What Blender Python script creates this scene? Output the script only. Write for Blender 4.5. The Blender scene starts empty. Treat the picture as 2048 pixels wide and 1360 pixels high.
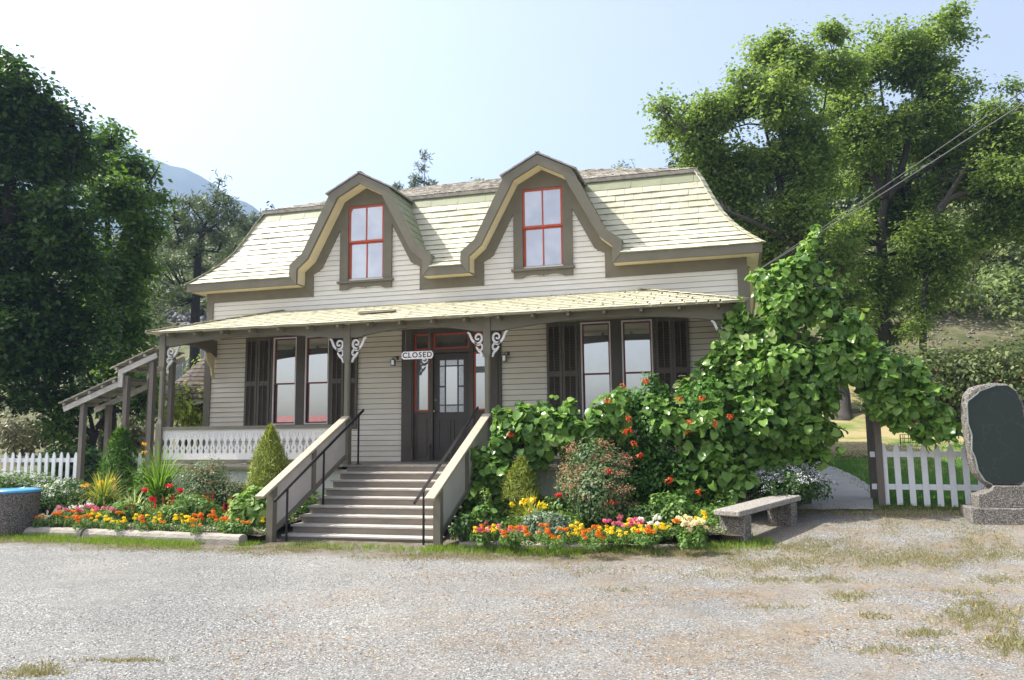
import bpy, math, random
import numpy as np
from mathutils import Vector
random.seed(7); rng = np.random.default_rng(7)
SC = bpy.context.scene; COL = SC.collection
R = math.radians
# ---------------------------------------------------------------- camera
EYE = 1.48; FPX = 1575.0
YAW, PIT, ROL = R(-15.8), R(7.06), R(-.58)
def _axes():
    r = np.array([math.cos(YAW), -math.sin(YAW), 0]); f = np.array([math.sin(YAW), math.cos(YAW), 0]); u = np.array([0, 0, 1.])
    f2 = f*math.cos(PIT)+u*math.sin(PIT); u2 = -f*math.sin(PIT)+u*math.cos(PIT)
    return np.array([r*math.cos(ROL)+u2*math.sin(ROL), -r*math.sin(ROL)+u2*math.cos(ROL), -f2])
MC = _axes(); CP = np.array([0, 0, EYE])
def ray(px, py): return MC.T @ np.array([(px-1024)/FPX, -(py-680)/FPX, -1.])
def onY(px, py, Y):
    d = ray(px, py); return CP+d*(Y/d[1])
def at(px, py, D): return CP+ray(px, py)*D
cam = bpy.data.cameras.new('camera'); camo = bpy.data.objects.new('camera', cam); COL.objects.link(camo)
from mathutils import Matrix
mw = Matrix.Identity(4)
for i in range(3):
    for j in range(3): mw[j][i] = MC[i][j]
mw.translation = Vector(CP); camo.matrix_world = mw
cam.sensor_width = 36; cam.lens = FPX/2048*36; cam.clip_end = 8000; cam.clip_start = .1
SC.camera = camo
# ---------------------------------------------------------------- sky and sun
SUN_EL, SUN_AZ = R(51), R(-96)      # azimuth measured from +Y towards +X
w = bpy.data.worlds.new('World'); SC.world = w; w.use_nodes = True
nt = w.node_tree; bg = nt.nodes['Background']
sky = nt.nodes.new('ShaderNodeTexSky'); sky.sky_type = 'NISHITA'; sky.sun_disc = False
sky.sun_elevation = SUN_EL; sky.sun_rotation = SUN_AZ; sky.air_density = 1.0; sky.dust_density = 3.6; sky.ozone_density = 1.2
hs_ = nt.nodes.new('ShaderNodeHueSaturation'); hs_.inputs['Saturation'].default_value = .5; hs_.inputs['Hue'].default_value = .515; nt.links.new(sky.outputs[0], hs_.inputs['Color']); nt.links.new(hs_.outputs[0], bg.inputs[0]); bg.inputs[1].default_value = .15
sl = bpy.data.lights.new('sun', 'SUN'); so = bpy.data.objects.new('sun', sl); COL.objects.link(so)
sl.energy = 5.0; sl.angle = R(.5); sl.color = (1, .95, .87)
sd = Vector((math.sin(SUN_AZ)*math.cos(SUN_EL), math.cos(SUN_AZ)*math.cos(SUN_EL), math.sin(SUN_EL)))
so.rotation_euler = sd.to_track_quat('Z', 'Y').to_euler(); so.location = (-20, 5, 30)
SC.view_settings.view_transform = 'Standard'; SC.view_settings.look = 'None'
SC.view_settings.exposure = 1.03; SC.view_settings.gamma = 1
SC.render.engine = 'CYCLES'; SC.cycles.max_bounces = 6; SC.cycles.transparent_max_bounces = 8
SC.cycles.diffuse_bounces = 3; SC.cycles.glossy_bounces = 3; SC.cycles.use_denoising = True
# ---------------------------------------------------------------- materials
MATS = {}
def mat(name, col, rough=.7, var=.12, scale=6, bump=0, bscale=40, metal=0, spec=.4, col2=None, stretch=None, translucent=0, attr=False, c3=None):
    """noise-varied principled material. attr: colour picked by the mesh attribute v (0..1)"""
    if name in MATS: return MATS[name]
    m = bpy.data.materials.new(name); m.use_nodes = True; n = m.node_tree.nodes; l = m.node_tree.links
    p = n['Principled BSDF']; p.inputs['Roughness'].default_value = rough; p.inputs['Metallic'].default_value = metal
    p.inputs['Specular IOR Level'].default_value = spec
    c = tuple(col)+(1,); c2 = tuple(col2)+(1,) if col2 else tuple(min(1, x*(1+var)) for x in col)+(1,); c1 = c if col2 else tuple(x*(1-var) for x in col)+(1,)
    rp = n.new('ShaderNodeValToRGB'); rp.color_ramp.elements[0].color = c1; rp.color_ramp.elements[1].color = c2
    tc = n.new('ShaderNodeTexCoord'); mp = n.new('ShaderNodeMapping'); l.new(tc.outputs['Object'], mp.inputs[0])
    if stretch: mp.inputs['Scale'].default_value = stretch
    if attr:
        a = n.new('ShaderNodeAttribute'); a.attribute_name = 'v'; l.new(a.outputs['Fac'], rp.inputs[0])
        if c3:
            e = rp.color_ramp.elements.new(.93); e.color = tuple(col2)+(1,); rp.color_ramp.elements[2].color = tuple(c3)+(1,)
    else:
        t = n.new('ShaderNodeTexNoise'); t.inputs['Scale'].default_value = scale; t.inputs['Detail'].default_value = 6; t.inputs['Roughness'].default_value = .65
        l.new(mp.outputs[0], t.inputs[0]); rp.color_ramp.elements[0].position = .32; rp.color_ramp.elements[1].position = .68
        l.new(t.outputs[0], rp.inputs[0])
    l.new(rp.outputs[0], p.inputs['Base Color'])
    if bump:
        b = n.new('ShaderNodeBump'); b.inputs['Strength'].default_value = bump; b.inputs['Distance'].default_value = .02
        t2 = n.new('ShaderNodeTexNoise'); t2.inputs['Scale'].default_value = bscale; t2.inputs['Detail'].default_value = 5
        l.new(mp.outputs[0], t2.inputs[0]); l.new(t2.outputs[0], b.inputs['Height']); l.new(b.outputs[0], p.inputs['Normal'])
    if translucent:
        tr = n.new('ShaderNodeBsdfTranslucent'); mx = n.new('ShaderNodeMixShader'); mx.inputs[0].default_value = translucent
        hs = n.new('ShaderNodeHueSaturation'); hs.inputs['Value'].default_value = 1.7; hs.inputs['Saturation'].default_value = 1.1; hs.inputs['Hue'].default_value = .49
        l.new(rp.outputs[0], hs.inputs['Color']); l.new(hs.outputs[0], tr.inputs[0])
        out = n['Material Output']; l.new(p.outputs[0], mx.inputs[1]); l.new(tr.outputs[0], mx.inputs[2]); l.new(mx.outputs[0], out.inputs[0])
    MATS[name] = m; return m
def glass_mat(name, col, mix=.5, rough=.01, scale=1.5, col2=None, wav=.02):
    m = bpy.data.materials.new(name); m.use_nodes = True; n = m.node_tree.nodes; l = m.node_tree.links
    p = n['Principled BSDF']; p.inputs['Roughness'].default_value = .6
    t = n.new('ShaderNodeTexNoise'); t.inputs['Scale'].default_value = scale; tc = n.new('ShaderNodeTexCoord'); l.new(tc.outputs['Object'], t.inputs[0])
    rp = n.new('ShaderNodeValToRGB'); rp.color_ramp.elements[0].color = tuple(col)+(1,); rp.color_ramp.elements[1].color = tuple(col2 or col)+(1,)
    rp.color_ramp.elements[0].position = .4; rp.color_ramp.elements[1].position = .6
    l.new(t.outputs[0], rp.inputs[0]); l.new(rp.outputs[0], p.inputs['Base Color'])
    g = n.new('ShaderNodeBsdfGlossy'); g.inputs['Roughness'].default_value = rough; g.inputs['Color'].default_value = (.9, .93, .96, 1)
    b = n.new('ShaderNodeBump'); b.inputs['Strength'].default_value = wav; t2 = n.new('ShaderNodeTexNoise'); t2.inputs['Scale'].default_value = 3
    l.new(tc.outputs['Object'], t2.inputs[0]); l.new(t2.outputs[0], b.inputs['Height']); l.new(b.outputs[0], g.inputs['Normal'])
    mx = n.new('ShaderNodeMixShader'); mx.inputs[0].default_value = mix
    l.new(p.outputs[0], mx.inputs[1]); l.new(g.outputs[0], mx.inputs[2]); l.new(mx.outputs[0], n['Material Output'].inputs[0])
    return m
TAUPE = mat('taupe_paint', (.166, .15, .108), .6, .1, 3, .15, 60)
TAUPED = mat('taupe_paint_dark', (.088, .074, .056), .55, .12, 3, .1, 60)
WHITE = mat('white_paint', (.76, .73, .70), .6, .05, 2, .1, 50)
WHITE2 = mat('white_paint_cool', (.72, .71, .70), .6, .06, 4, .1, 50)
CREAM = mat('cream_paint', (.72, .62, .40), .6, .06, 3)
RED = mat('red_paint', (.50, .095, .045), .5, .12, 8)
ROOFM = mat('metal_shingle_paint', (.44, .42, .29), .5, .1, 1.8, .3, 14, col2=(.60, .57, .43))
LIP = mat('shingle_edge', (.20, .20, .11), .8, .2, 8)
GAP = mat('lap_shade_dirt', (.44, .37, .28), .85, .2, 8)  # tan lap lines: shadow and dirt under each clapboard, put into the colour
SIDEP = mat('porch_siding_shade', (.64, .585, .465), .6, .04, 1.4, .15, 30, col2=(.78, .73, .62), stretch=(.5, 1, 2))  # siding colour darkened to carry the shade under the porch
ROOFG = mat('green_shingle_paint', (.26, .275, .17), .6, .1, 3, .15, 20)
PORCHR = mat('porch_shingle_paint', (.38, .36, .24), .75, .1, 5, .4, 40, col2=(.60, .57, .42))
LIP2 = None
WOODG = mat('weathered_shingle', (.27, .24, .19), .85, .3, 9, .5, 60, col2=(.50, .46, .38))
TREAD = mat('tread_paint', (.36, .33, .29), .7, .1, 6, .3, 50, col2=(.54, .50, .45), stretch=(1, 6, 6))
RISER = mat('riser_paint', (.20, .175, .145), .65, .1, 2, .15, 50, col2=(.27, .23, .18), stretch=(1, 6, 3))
CAPW = mat('bare_wood', (.34, .29, .21), .8, .15, 5, .35, 60, col2=(.50, .44, .34), stretch=(12, 1, 12))
BLACK = mat('black_metal', (.012, .012, .013), .35, .1, 5)
CONC = mat('concrete', (.27, .245, .205), .9, .12, 4, .8, 45, col2=(.40, .365, .31))
SIDEW = mat('siding_paint', (.68, .655, .585), .6, .04, 1.6, .15, 30, col2=(.80, .775, .715), stretch=(.5, 1, 3))
# ---------------------------------------------------------------- mesh helpers
class MB:
    def __init__(s): s.v = []; s.f = []; s.m1 = set()
    def poly(s, pts, mi=0):
        if mi: s.m1.add(len(s.f))
        i = len(s.v); s.v += [tuple(p) for p in pts]; s.f.append(tuple(range(i, i+len(pts)))); return s
    def box(s, x0, x1, y0, y1, z0, z1):
        i = len(s.v); s.v += [(x, y, z) for x in (x0, x1) for y in (y0, y1) for z in (z0, z1)]
        s.f += [tuple(i+k for k in q) for q in ((0, 1, 3, 2), (4, 6, 7, 5), (0, 4, 5, 1), (2, 3, 7, 6), (0, 2, 6, 4), (1, 5, 7, 3))]; return s
    def beam(s, a, b, w, h, up=(0, 0, 1)):
        a = Vector(a); b = Vector(b); d = (b-a).normalized(); up = Vector(up); sd_ = d.cross(up).normalized(); u = sd_.cross(d)
        i = len(s.v)
        for p in (a, b):
            for (q, r) in ((-1, -1), (1, -1), (1, 1), (-1, 1)): s.v.append(tuple(p+sd_*(q*w/2)+u*(r*h/2)))
        s.f += [tuple(i+k for k in q) for q in ((0, 3, 2, 1), (4, 5, 6, 7), (0, 1, 5, 4), (1, 2, 6, 5), (2, 3, 7, 6), (3, 0, 4, 7))]; return s
    def prismY(s, pts, y0, y1):
        """outline in XZ, thickness along Y"""
        n = len(pts); i = len(s.v); s.v += [(x, y0, z) for x, z in pts]+[(x, y1, z) for x, z in pts]
        s.f += [tuple(range(i, i+n)), tuple(range(i+2*n-1, i+n-1, -1))]+[(i+k, i+n+k, i+n+(k+1) % n, i+(k+1) % n) for k in range(n)]; return s
    def prismX(s, pts, x0, x1):
        n = len(pts); i = len(s.v); s.v += [(x0, y, z) for y, z in pts]+[(x1, y, z) for y, z in pts]
        s.f += [tuple(range(i+n-1, i-1, -1)), tuple(range(i+n, i+2*n))]+[(i+k, i+(k+1) % n, i+n+(k+1) % n, i+n+k) for k in range(n)]; return s
    def prismZ(s, pts, z0, z1):
        n = len(pts); i = len(s.v); s.v += [(x, y, z0) for x, y in pts]+[(x, y, z1) for x, y in pts]
        s.f += [tuple(range(i+n-1, i-1, -1)), tuple(range(i+n, i+2*n))]+[(i+k, i+(k+1) % n, i+n+(k+1) % n, i+n+k) for k in range(n)]; return s
    def tube(s, pts, rs, n=8):
        pts = [Vector(p) for p in pts]
        if not hasattr(rs, '__len__'): rs = [rs]*len(pts)
        rings = []
        for k, p in enumerate(pts):
            d = (pts[min(k+1, len(pts)-1)]-pts[max(k-1, 0)]).normalized()
            a = d.cross(Vector((0, 0, 1)) if abs(d.z) < .9 else Vector((1, 0, 0))).normalized(); b = d.cross(a)
            i = len(s.v); rings.append(i)
            s.v += [tuple(p+(a*math.cos(t)+b*math.sin(t))*rs[k]) for t in [2*math.pi*j/n for j in range(n)]]
        for k in range(len(pts)-1):
            for j in range(n): s.f.append((rings[k]+j, rings[k]+(j+1) % n, rings[k+1]+(j+1) % n, rings[k+1]+j))
        s.f.append(tuple(range(rings[0]+n-1, rings[0]-1, -1))); s.f.append(tuple(range(rings[-1], rings[-1]+n))); return s
    def lathe(s, prof, c, n=32, bump=0):
        i = len(s.v)
        for r, z in prof:
            for j in range(n):
                t = 2*math.pi*j/n; s.v.append((c[0]+r*math.cos(t), c[1]+r*math.sin(t), c[2]+z))
        for k in range(len(prof)-1):
            for j in range(n): s.f.append((i+k*n+j, i+k*n+(j+1) % n, i+(k+1)*n+(j+1) % n, i+(k+1)*n+j))
        s.f.append(tuple(range(i+n-1, i-1, -1))); s.f.append(tuple(range(i+(len(prof)-1)*n, i+len(prof)*n))); return s
    def ribbonY(s, pts, ws, y0, y1):
        """flat scroll in XZ following pts with widths ws"""
        n = len(pts); L = []; Rr = []
        for k, (x, z) in enumerate(pts):
            a = pts[max(k-1, 0)]; b = pts[min(k+1, n-1)]; dx, dz = b[0]-a[0], b[1]-a[1]; q = math.hypot(dx, dz) or 1
            L.append((x-dz/q*ws[k]/2, z+dx/q*ws[k]/2)); Rr.append((x+dz/q*ws[k]/2, z-dx/q*ws[k]/2))
        for k in range(n-1): s.prismY([L[k], Rr[k], Rr[k+1], L[k+1]], y0, y1)
        return s
    def build(s, name, m, parent=None, smooth=False, bevel=0):
        me = bpy.data.meshes.new(name); me.from_pydata(s.v, [], s.f)
        for q in (m if isinstance(m, (list, tuple)) else [m]): me.materials.append(q)
        for k in s.m1: me.polygons[k].material_index = 1
        if smooth: me.polygons.foreach_set('use_smooth', [True]*len(me.polygons))
        o = bpy.data.objects.new(name, me); COL.objects.link(o)
        if parent: o.parent = parent; o.matrix_parent_inverse = Matrix.Identity(4); rebase(o)
        if bevel:
            b = o.modifiers.new('bevel', 'BEVEL'); b.width = bevel; b.segments = 2; b.limit_method = 'ANGLE'
        return o
def world_loc(o):
    v = Vector((0, 0, 0))
    while o: v += o.location; o = o.parent
    return v
def rebase(o):
    """vertices are authored in world space: shift them into the parent's frame (unrotated parents)"""
    t = world_loc(o.parent)
    if t.length > 0: o.data.transform(Matrix.Translation(-t))
def tag(o, label=None, cat=None, group=None, kind=None):
    for k, v in (('label', label), ('category', cat), ('group', group), ('kind', kind)):
        if v: o[k] = v
    return o
def thing(name, label, cat, loc=(0, 0, 0), group=None):
    o = bpy.data.objects.new(name, None); COL.objects.link(o); o.location = loc; o.empty_display_size = .2
    return tag(o, label, cat, group)
def copy_tree(o, parent=None, loc=None, rz=None, sc=None):
    c = o.copy(); COL.objects.link(c); c.parent = parent
    if loc is not None: c.location = loc
    if rz is not None: c.rotation_euler = (0, 0, rz)
    if sc is not None: c.scale = (sc, sc, sc)
    for ch in [x for x in bpy.data.objects if x.parent == o]: copy_tree(ch, c)
    return c
def rawmesh(name, V, F4, m, parent=None, attr=None, nv=4, smooth=False):
    me = bpy.data.meshes.new(name); V = np.asarray(V, np.float32); F = np.asarray(F4, np.int32)
    me.vertices.add(len(V)); me.vertices.foreach_set('co', V.ravel())
    me.loops.add(F.size); me.loops.foreach_set('vertex_index', F.ravel())
    me.polygons.add(len(F)); me.polygons.foreach_set('loop_start', np.arange(0, F.size, nv, dtype=np.int32))
    if attr is not None:
        a = me.attributes.new('v', 'FLOAT', 'POINT'); a.data.foreach_set('value', np.asarray(attr, np.float32))
    me.materials.append(m); me.update(calc_edges=True); me.validate()
    if smooth: me.polygons.foreach_set('use_smooth', [True]*len(me.polygons))
    o = bpy.data.objects.new(name, me); COL.objects.link(o)
    if parent: o.parent = parent; rebase(o)
    return o
def norm(a): return a/(np.linalg.norm(a, axis=-1, keepdims=True)+1e-9)
T_LEAF = (np.array([(0, 0, 0), (.32, .45, .06), (0, 1, -.12), (-.32, .45, .06)]), np.array([(0, 1, 2, 3)]))
T_BROAD = (np.array([(0, 0, 0), (.42, -.08, .08), (.5, .35, .13), (0, 1., -.22), (0, .45, .0), (-.5, .35, .13), (-.42, -.08, .08)]),
           np.array([(0, 1, 2, 4), (4, 2, 3, 3), (4, 5, 6, 0), (4, 3, 3, 5)]))
T_BROAD = (np.array([(0, 0, 0), (.40, -.10, .07), (.52, .32, .13), (.36, .74, .03), (0, .98, -.18), (0, .42, 0), (-.36, .74, .03), (-.52, .32, .13), (-.40, -.10, .07)]),
           np.array([(0, 1, 2, 5), (5, 2, 3, 4), (0, 5, 7, 8), (5, 4, 6, 7)]))
T_BLADE = (np.array([(-.5, 0, 0), (.5, 0, 0), (.35, .5, 0), (-.35, .5, 0), (.03, 1, 0), (-.03, 1, 0)]), np.array([(0, 1, 2, 3), (3, 2, 4, 5)]))
def leaf_arrays(C, N, T, size, tmpl, vals, wid=None):
    """C centres, N normals, T tip directions, per-leaf size"""
    tv, tf = tmpl; n = len(C); N = norm(N); T = T-N*np.sum(T*N, 1, keepdims=True); T = norm(T); S = np.cross(T, N)
    size = np.broadcast_to(size, (n,)); ws = size if wid is None else np.broadcast_to(wid, (n,))
    V = C[:, None, :]+S[:, None, :]*(tv[None, :, 0:1]*ws[:, None, None])+T[:, None, :]*(tv[None, :, 1:2]*size[:, None, None])+N[:, None, :]*(tv[None, :, 2:3]*size[:, None, None])
    F = tf[None]+(np.arange(n)*len(tv))[:, None, None]
    return V.reshape(-1, 3), F.reshape(-1, tf.shape[1]), np.repeat(vals, len(tv))
def leaves(name, C, N, T, size, tmpl, m, parent=None, vals=None, wid=None):
    if vals is None: vals = rng.random(len(C))
    V, F, A = leaf_arrays(np.asarray(C, float), np.asarray(N, float), np.asarray(T, float), size, tmpl, vals, wid)
    return rawmesh(name, V, F, m, parent, A)
def rnd(n): return norm(rng.normal(size=(n, 3)))
# ---------------------------------------------------------------- ground
def sm(t): t = np.clip(t, 0, 1); return t*t*(3-2*t)
def H(x, y):
    x = np.asarray(x, float); y = np.asarray(y, float)
    yy = y-.85*sm((-.9-x)/1.6)*(1-sm((y-12)/2)); z = np.interp(yy, [8.2, 9.2, 10, 11, 12, 13, 13.6, 14.2], [-.12, -.105, -.06, .03, .14, .27, .36, .4])+np.clip(y-14.2, 0, 16)*.1*sm((y-14)/4)
    cy = np.interp(x, [-160, -69, -37, 0, 40, 90, 160], [62, 82, 94, 108, 124, 128, 120])
    z = z+np.clip(np.minimum(y, cy)-30, 0, 200)*.47-np.clip(y-cy, 0, 200)*.2
    f = np.clip((y-24)/30, 0, 1)
    z = z+f*(np.sin(x*.13+y*.05)*1.1+np.sin(x*.31-y*.21+1)*.5+np.sin(x*.7+y*.55)*.22+np.sin(x*1.3-y*1.7)*.1)
    g = np.clip((9.5-y)/2, 0, 1)*.018
    return z+g*(np.sin(x*1.1+.5*y)+np.sin(y*1.7-x*.4))
def h(x, y): return float(H(x, y))
def grid(name, xs, ys, m, zf=H, dz=0):
    X, Y = np.meshgrid(xs, ys); Z = zf(X, Y)+dz; nx, ny = len(xs), len(ys)
    V = np.stack([X, Y, Z], -1).reshape(-1, 3); i = np.arange((ny-1)*(nx-1)); r, c = i//(nx-1), i % (nx-1)
    a = r*nx+c; F = np.stack([a, a+1, a+nx+1, a+nx], 1)
    return rawmesh(name, V, F, m, smooth=True)
def ground_mat():
    m = bpy.data.materials.new('gravel_ground'); m.use_nodes = True; n = m.node_tree.nodes; l = m.node_tree.links
    p = n['Principled BSDF']; p.inputs['Roughness'].default_value = .95; p.inputs['Specular IOR Level'].default_value = .15
    tc = n.new('ShaderNodeTexCoord'); O = tc.outputs['Object']
    def noise(s, d=5, r=.6):
        t = n.new('ShaderNodeTexNoise'); t.inputs['Scale'].default_value = s; t.inputs['Detail'].default_value = d; t.inputs['Roughness'].default_value = r; l.new(O, t.inputs[0]); return t.outputs[0]
    def ramp(src, stops):
        r = n.new('ShaderNodeValToRGB'); l.new(src, r.inputs[0]); e = r.color_ramp.elements
        while len(e) < len(stops): e.new(.5)
        for k, (q, c) in enumerate(stops): e[k].position = q; e[k].color = tuple(c)+(1,)
        return r.outputs[0]
    def mix(f, a, b, t='MIX'):
        x = n.new('ShaderNodeMix'); x.data_type = 'RGBA'; x.blend_type = t
        if isinstance(f, float): x.inputs[0].default_value = f
        else: l.new(f, x.inputs[0])
        l.new(a, x.inputs[6]); l.new(b, x.inputs[7]); return x.outputs[2]
    vo = n.new('ShaderNodeTexVoronoi'); vo.inputs['Scale'].default_value = 88; l.new(O, vo.inputs[0])
    vs = n.new('ShaderNodeSeparateColor'); l.new(vo.outputs['Color'], vs.inputs[0])
    st = ramp(vs.outputs[0], [(0, (.06, .06, .058)), (.3, (.145, .145, .14)), (.62, (.225, .224, .216)), (.88, (.33, .328, .315)), (1, (.60, .595, .57))])
    dust = ramp(noise(1.3), [(.42, (.205, .20, .187)), (.6, (.265, .254, .23))])
    fm = ramp(noise(.9, 7, .7), [(.42, (.12, .12, .12)), (.66, (.6, .6, .6))])
    base = mix(fm, st, dust)
    big = ramp(noise(.35, 3), [(.32, (.80, .80, .81)), (.68, (1.08, 1.07, 1.04))]); base = mix(1.0, base, big, 'MULTIPLY')
    # dry grass / soil zones by position
    sp = n.new('ShaderNodeSeparateXYZ'); l.new(O, sp.inputs[0])
    def zone(sock, a, b):
        r = n.new('ShaderNodeMapRange'); r.inputs[1].default_value = a; r.inputs[2].default_value = b; l.new(sock, r.inputs[0]); return r.outputs[0]
    def mul(a, b):
        q = n.new('ShaderNodeMath'); q.operation = 'MULTIPLY'; l.new(a, q.inputs[0]); l.new(b, q.inputs[1]); return q.outputs[0]
    soil = ramp(noise(6, 6, .7), [(.35, (.14, .112, .075)), (.6, (.25, .185, .115)), (.8, (.19, .17, .10))])
    patch = ramp(noise(1.1, 8, .8), [(.43, (0, 0, 0)), (.62, (.8, .8, .8))])
    pz = mul(mul(zone(sp.outputs[0], -5, 0), zone(sp.outputs[1], 3.6, 6.5)), patch)
    base = mix(pz, base, soil)
    back = mul(zone(sp.outputs[1], 13.2, 13.7), ramp(noise(50), [(0, (1, 1, 1)), (1, (1, 1, 1))]))
    hillc = ramp(noise(.7, 9, .8), [(.34, (.05, .065, .025)), (.47, (.10, .11, .05)), (.57, (.16, .145, .085)), (.68, (.22, .19, .145)), (.8, (.16, .15, .13))])
    base = mix(back, base, hillc)
    front = mul(zone(sp.outputs[1], 9.85, 10.2), ramp(noise(2.5), [(.35, (.5, .5, .5)), (.6, (1, 1, 1))]))
    dirt = ramp(noise(9), [(.4, (.10, .08, .055)), (.7, (.19, .155, .105))])
    notright = zone(sp.outputs[0], .2, -.6)
    base = mix(mul(front, mul(notright, zone(sp.outputs[1], 14.5, 13.8))), base, dirt)
    l.new(base, p.inputs['Base Color'])
    b = n.new('ShaderNodeBump'); b.inputs['Strength'].default_value = .55; b.inputs['Distance'].default_value = .008
    l.new(vo.outputs['Distance'], b.inputs['Height']); b.invert = True
    b2 = n.new('ShaderNodeBump'); b2.inputs['Strength'].default_value = .35; b2.inputs['Distance'].default_value = .05
    l.new(noise(7, 5), b2.inputs['Height']); l.new(b.outputs[0], b2.inputs['Normal']); l.new(b2.outputs[0], p.inputs['Normal'])
    return m
GM = ground_mat()
xs = np.unique(np.concatenate([np.linspace(-600, -60, 22), np.linspace(-60, -14, 40), np.linspace(-14, 8, 90), np.linspace(8, 60, 45), np.linspace(60, 600, 22)]))
ys = np.unique(np.concatenate([np.linspace(-60, 0, 12), np.linspace(0, 16, 90), np.linspace(16, 60, 60), np.linspace(60, 135, 45), np.linspace(135, 330, 12)]))
tag(grid('ground', xs, ys, GM), kind='structure')
# distant mountain
def mountain():
    prof = [(-1500, 760), (-1100, 560), (-800, 380), (-520, 230), (-260, 150), (-100, 150), (0, 170), (150, 232), (260, 292), (310, 318), (345, 331), (380, 345), (420, 362), (450, 385), (480, 399), (530, 430), (600, 480), (700, 530), (900, 600), (1200, 700)]
    px = np.linspace(-1500, 1200, 180); py = np.interp(px, [a for a, b in prof], [b for a, b in prof])
    py = py+np.sin(px*.045)*2.5+np.sin(px*.11+1)*1.6+rng.normal(size=180)*.8
    rows = []
    for k, (s, dr) in enumerate([(0, .55), (.35, .7), (.7, .85), (.9, .95), (1, 1), (.8, 1.12), (.2, 1.3)]):
        row = []
        for i in range(180):
            p = at(px[i], py[i], 950); e = s*p[2]*(1+.012*math.sin(i*.21+k)*(0 if k == 4 else 1)); q = p.copy(); q[0] *= dr; q[1] *= dr; q[2] = e; row.append(q)
        rows.append(row)
    V = np.array(rows).reshape(-1, 3); nx = 180; i = np.arange(6*179); r, c = i//179, i % 179; a = r*nx+c
    F = np.stack([a, a+1, a+nx+1, a+nx], 1)
    tag(rawmesh('hills', V, F, mat('far_forest', (.018, .03, .022), .95, .5, .006, col2=(.04, .05, .035)), smooth=True), kind='structure')
mountain()
# ---------------------------------------------------------------- house
WY = 14.9; FL = 1.02; HX0, HX1 = -11.27, .29
house = thing('heritage_house', 'two-storey white clapboard house with cream mansard roof, two dormers and a full-width porch', 'house', (-5.49, 14.9, .35))
def clap(mb, xa, xb, z0, z1, y=WY, holes=(), exp=.107, width=None):
    z = z0
    while z < z1-.01:
        zt = min(z+exp, z1); zm = (z+zt)/2; iv = [(xa, xb)]
        if width:
            a, b = width(zm); iv = [(max(xa, a), min(xb, b))]
        for (h0, h1, hz0, hz1) in holes:
            if hz0 < zm < hz1:
                nv = []
                for a, b in iv:
                    if h1 <= a or h0 >= b: nv.append((a, b)); continue
                    if h0 > a: nv.append((a, h0))
                    if h1 < b: nv.append((h1, b))
                iv = nv
        for a, b in iv:
            if b-a < .01: continue
            j = random.uniform(-.0012, .0012)
            mb.poly([(a, y-.026+j, z+.005), (b, y-.026+j, z+.005), (b, y-.011, zt-.004), (a, y-.011, zt-.004)])
            mb.poly([(a, y-.0108, zt-.005), (b, y-.0108, zt-.005), (b, y-.0108, zt+.008), (a, y-.0108, zt+.008)], 1)  # second-material strip paints the shadow line along the lap
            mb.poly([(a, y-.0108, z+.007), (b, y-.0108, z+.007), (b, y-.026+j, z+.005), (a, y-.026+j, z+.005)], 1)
        z = zt
WINS = [(-9.56, -8.22), (-2.83, -1.46)]
DCX = [-7.40, -3.55]
WL = [(1.23, 4.52), (1.23, 5.01), (1.03, 5.12), (.6, 5.95)]
mb = MB()
holes = [(-9.60, -8.20, 1.8, 3.68), (-2.86, -1.44, 1.8, 3.68), (-6.50, -4.48, .9, 3.75)]
mp_ = MB(); clap(mp_, HX0+.1, HX1-.1, FL, 3.80, holes=holes); mp_.build('porch_wall', [SIDEP, mat('shadowed_groove', (.07, .055, .035), .9)], house)  # dark groove colour paints the shadow lines between the porch boards
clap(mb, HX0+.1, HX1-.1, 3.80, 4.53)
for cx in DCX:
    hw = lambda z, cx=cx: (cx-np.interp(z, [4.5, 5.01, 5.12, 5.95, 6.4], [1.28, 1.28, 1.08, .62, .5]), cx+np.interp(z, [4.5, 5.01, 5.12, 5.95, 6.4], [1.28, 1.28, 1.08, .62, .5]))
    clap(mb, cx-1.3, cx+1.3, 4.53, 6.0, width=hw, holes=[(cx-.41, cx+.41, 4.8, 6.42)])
# body of the house behind the front skin, sides and back
mb.box(HX0, HX1, WY+.12, 22.2, .3, 5.0)
mb.box(HX0, HX0+.1, WY, WY+.13, .3, 4.7); mb.box(HX1-.1, HX1, WY, WY+.13, .3, 4.7)
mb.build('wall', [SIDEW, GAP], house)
# reveals behind openings
mb = MB()
mb.box(-11.0, .1, WY+.10, WY+.115, .4, 4.5)
mb.build('inner_wall', TAUPED, house)
for x0, x1 in ((HX0-.015, HX0+.15), (HX1-.165, HX1+.015)):
    m_ = MB(); m_.box(x0, x1, WY-.045, WY+.14, .35, 4.53); m_.build('corner_board', TAUPE, house)
# frieze under eaves and round dormers
IN = [(1.43, 4.73), (1.43, 5.06), (1.18, 5.27), (.5, 6.54), (0, 6.80)]
OUT = [(1.6, 4.91), (1.6, 5.16), (1.3, 5.40), (.67, 6.65), (0, 7.0)]
fr = MB(); Y0, Y1 = WY-.05, WY+.02
def sx(cx, s, pts): return [(cx+s*a, b) for a, b in pts]
xsL = HX0-.015; xsR = HX1+.015
segs = [(xsL, DCX[0]-1.43, DCX[0]-1.23), (None, None, None), (None, None, None)]
fr.prismY([(xsL, 4.53), (xsL, 4.735), (DCX[0]-1.43, 4.735), (DCX[0]-1.23, 4.53)], Y0, Y1)
fr.prismY([(DCX[0]+1.23, 4.53), (DCX[0]+1.43, 4.735), (DCX[1]-1.43, 4.735), (DCX[1]-1.23, 4.53)], Y0, Y1)
fr.prismY([(DCX[1]+1.23, 4.53), (DCX[1]+1.43, 4.735), (xsR, 4.735), (xsR, 4.53)], Y0, Y1)
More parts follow.
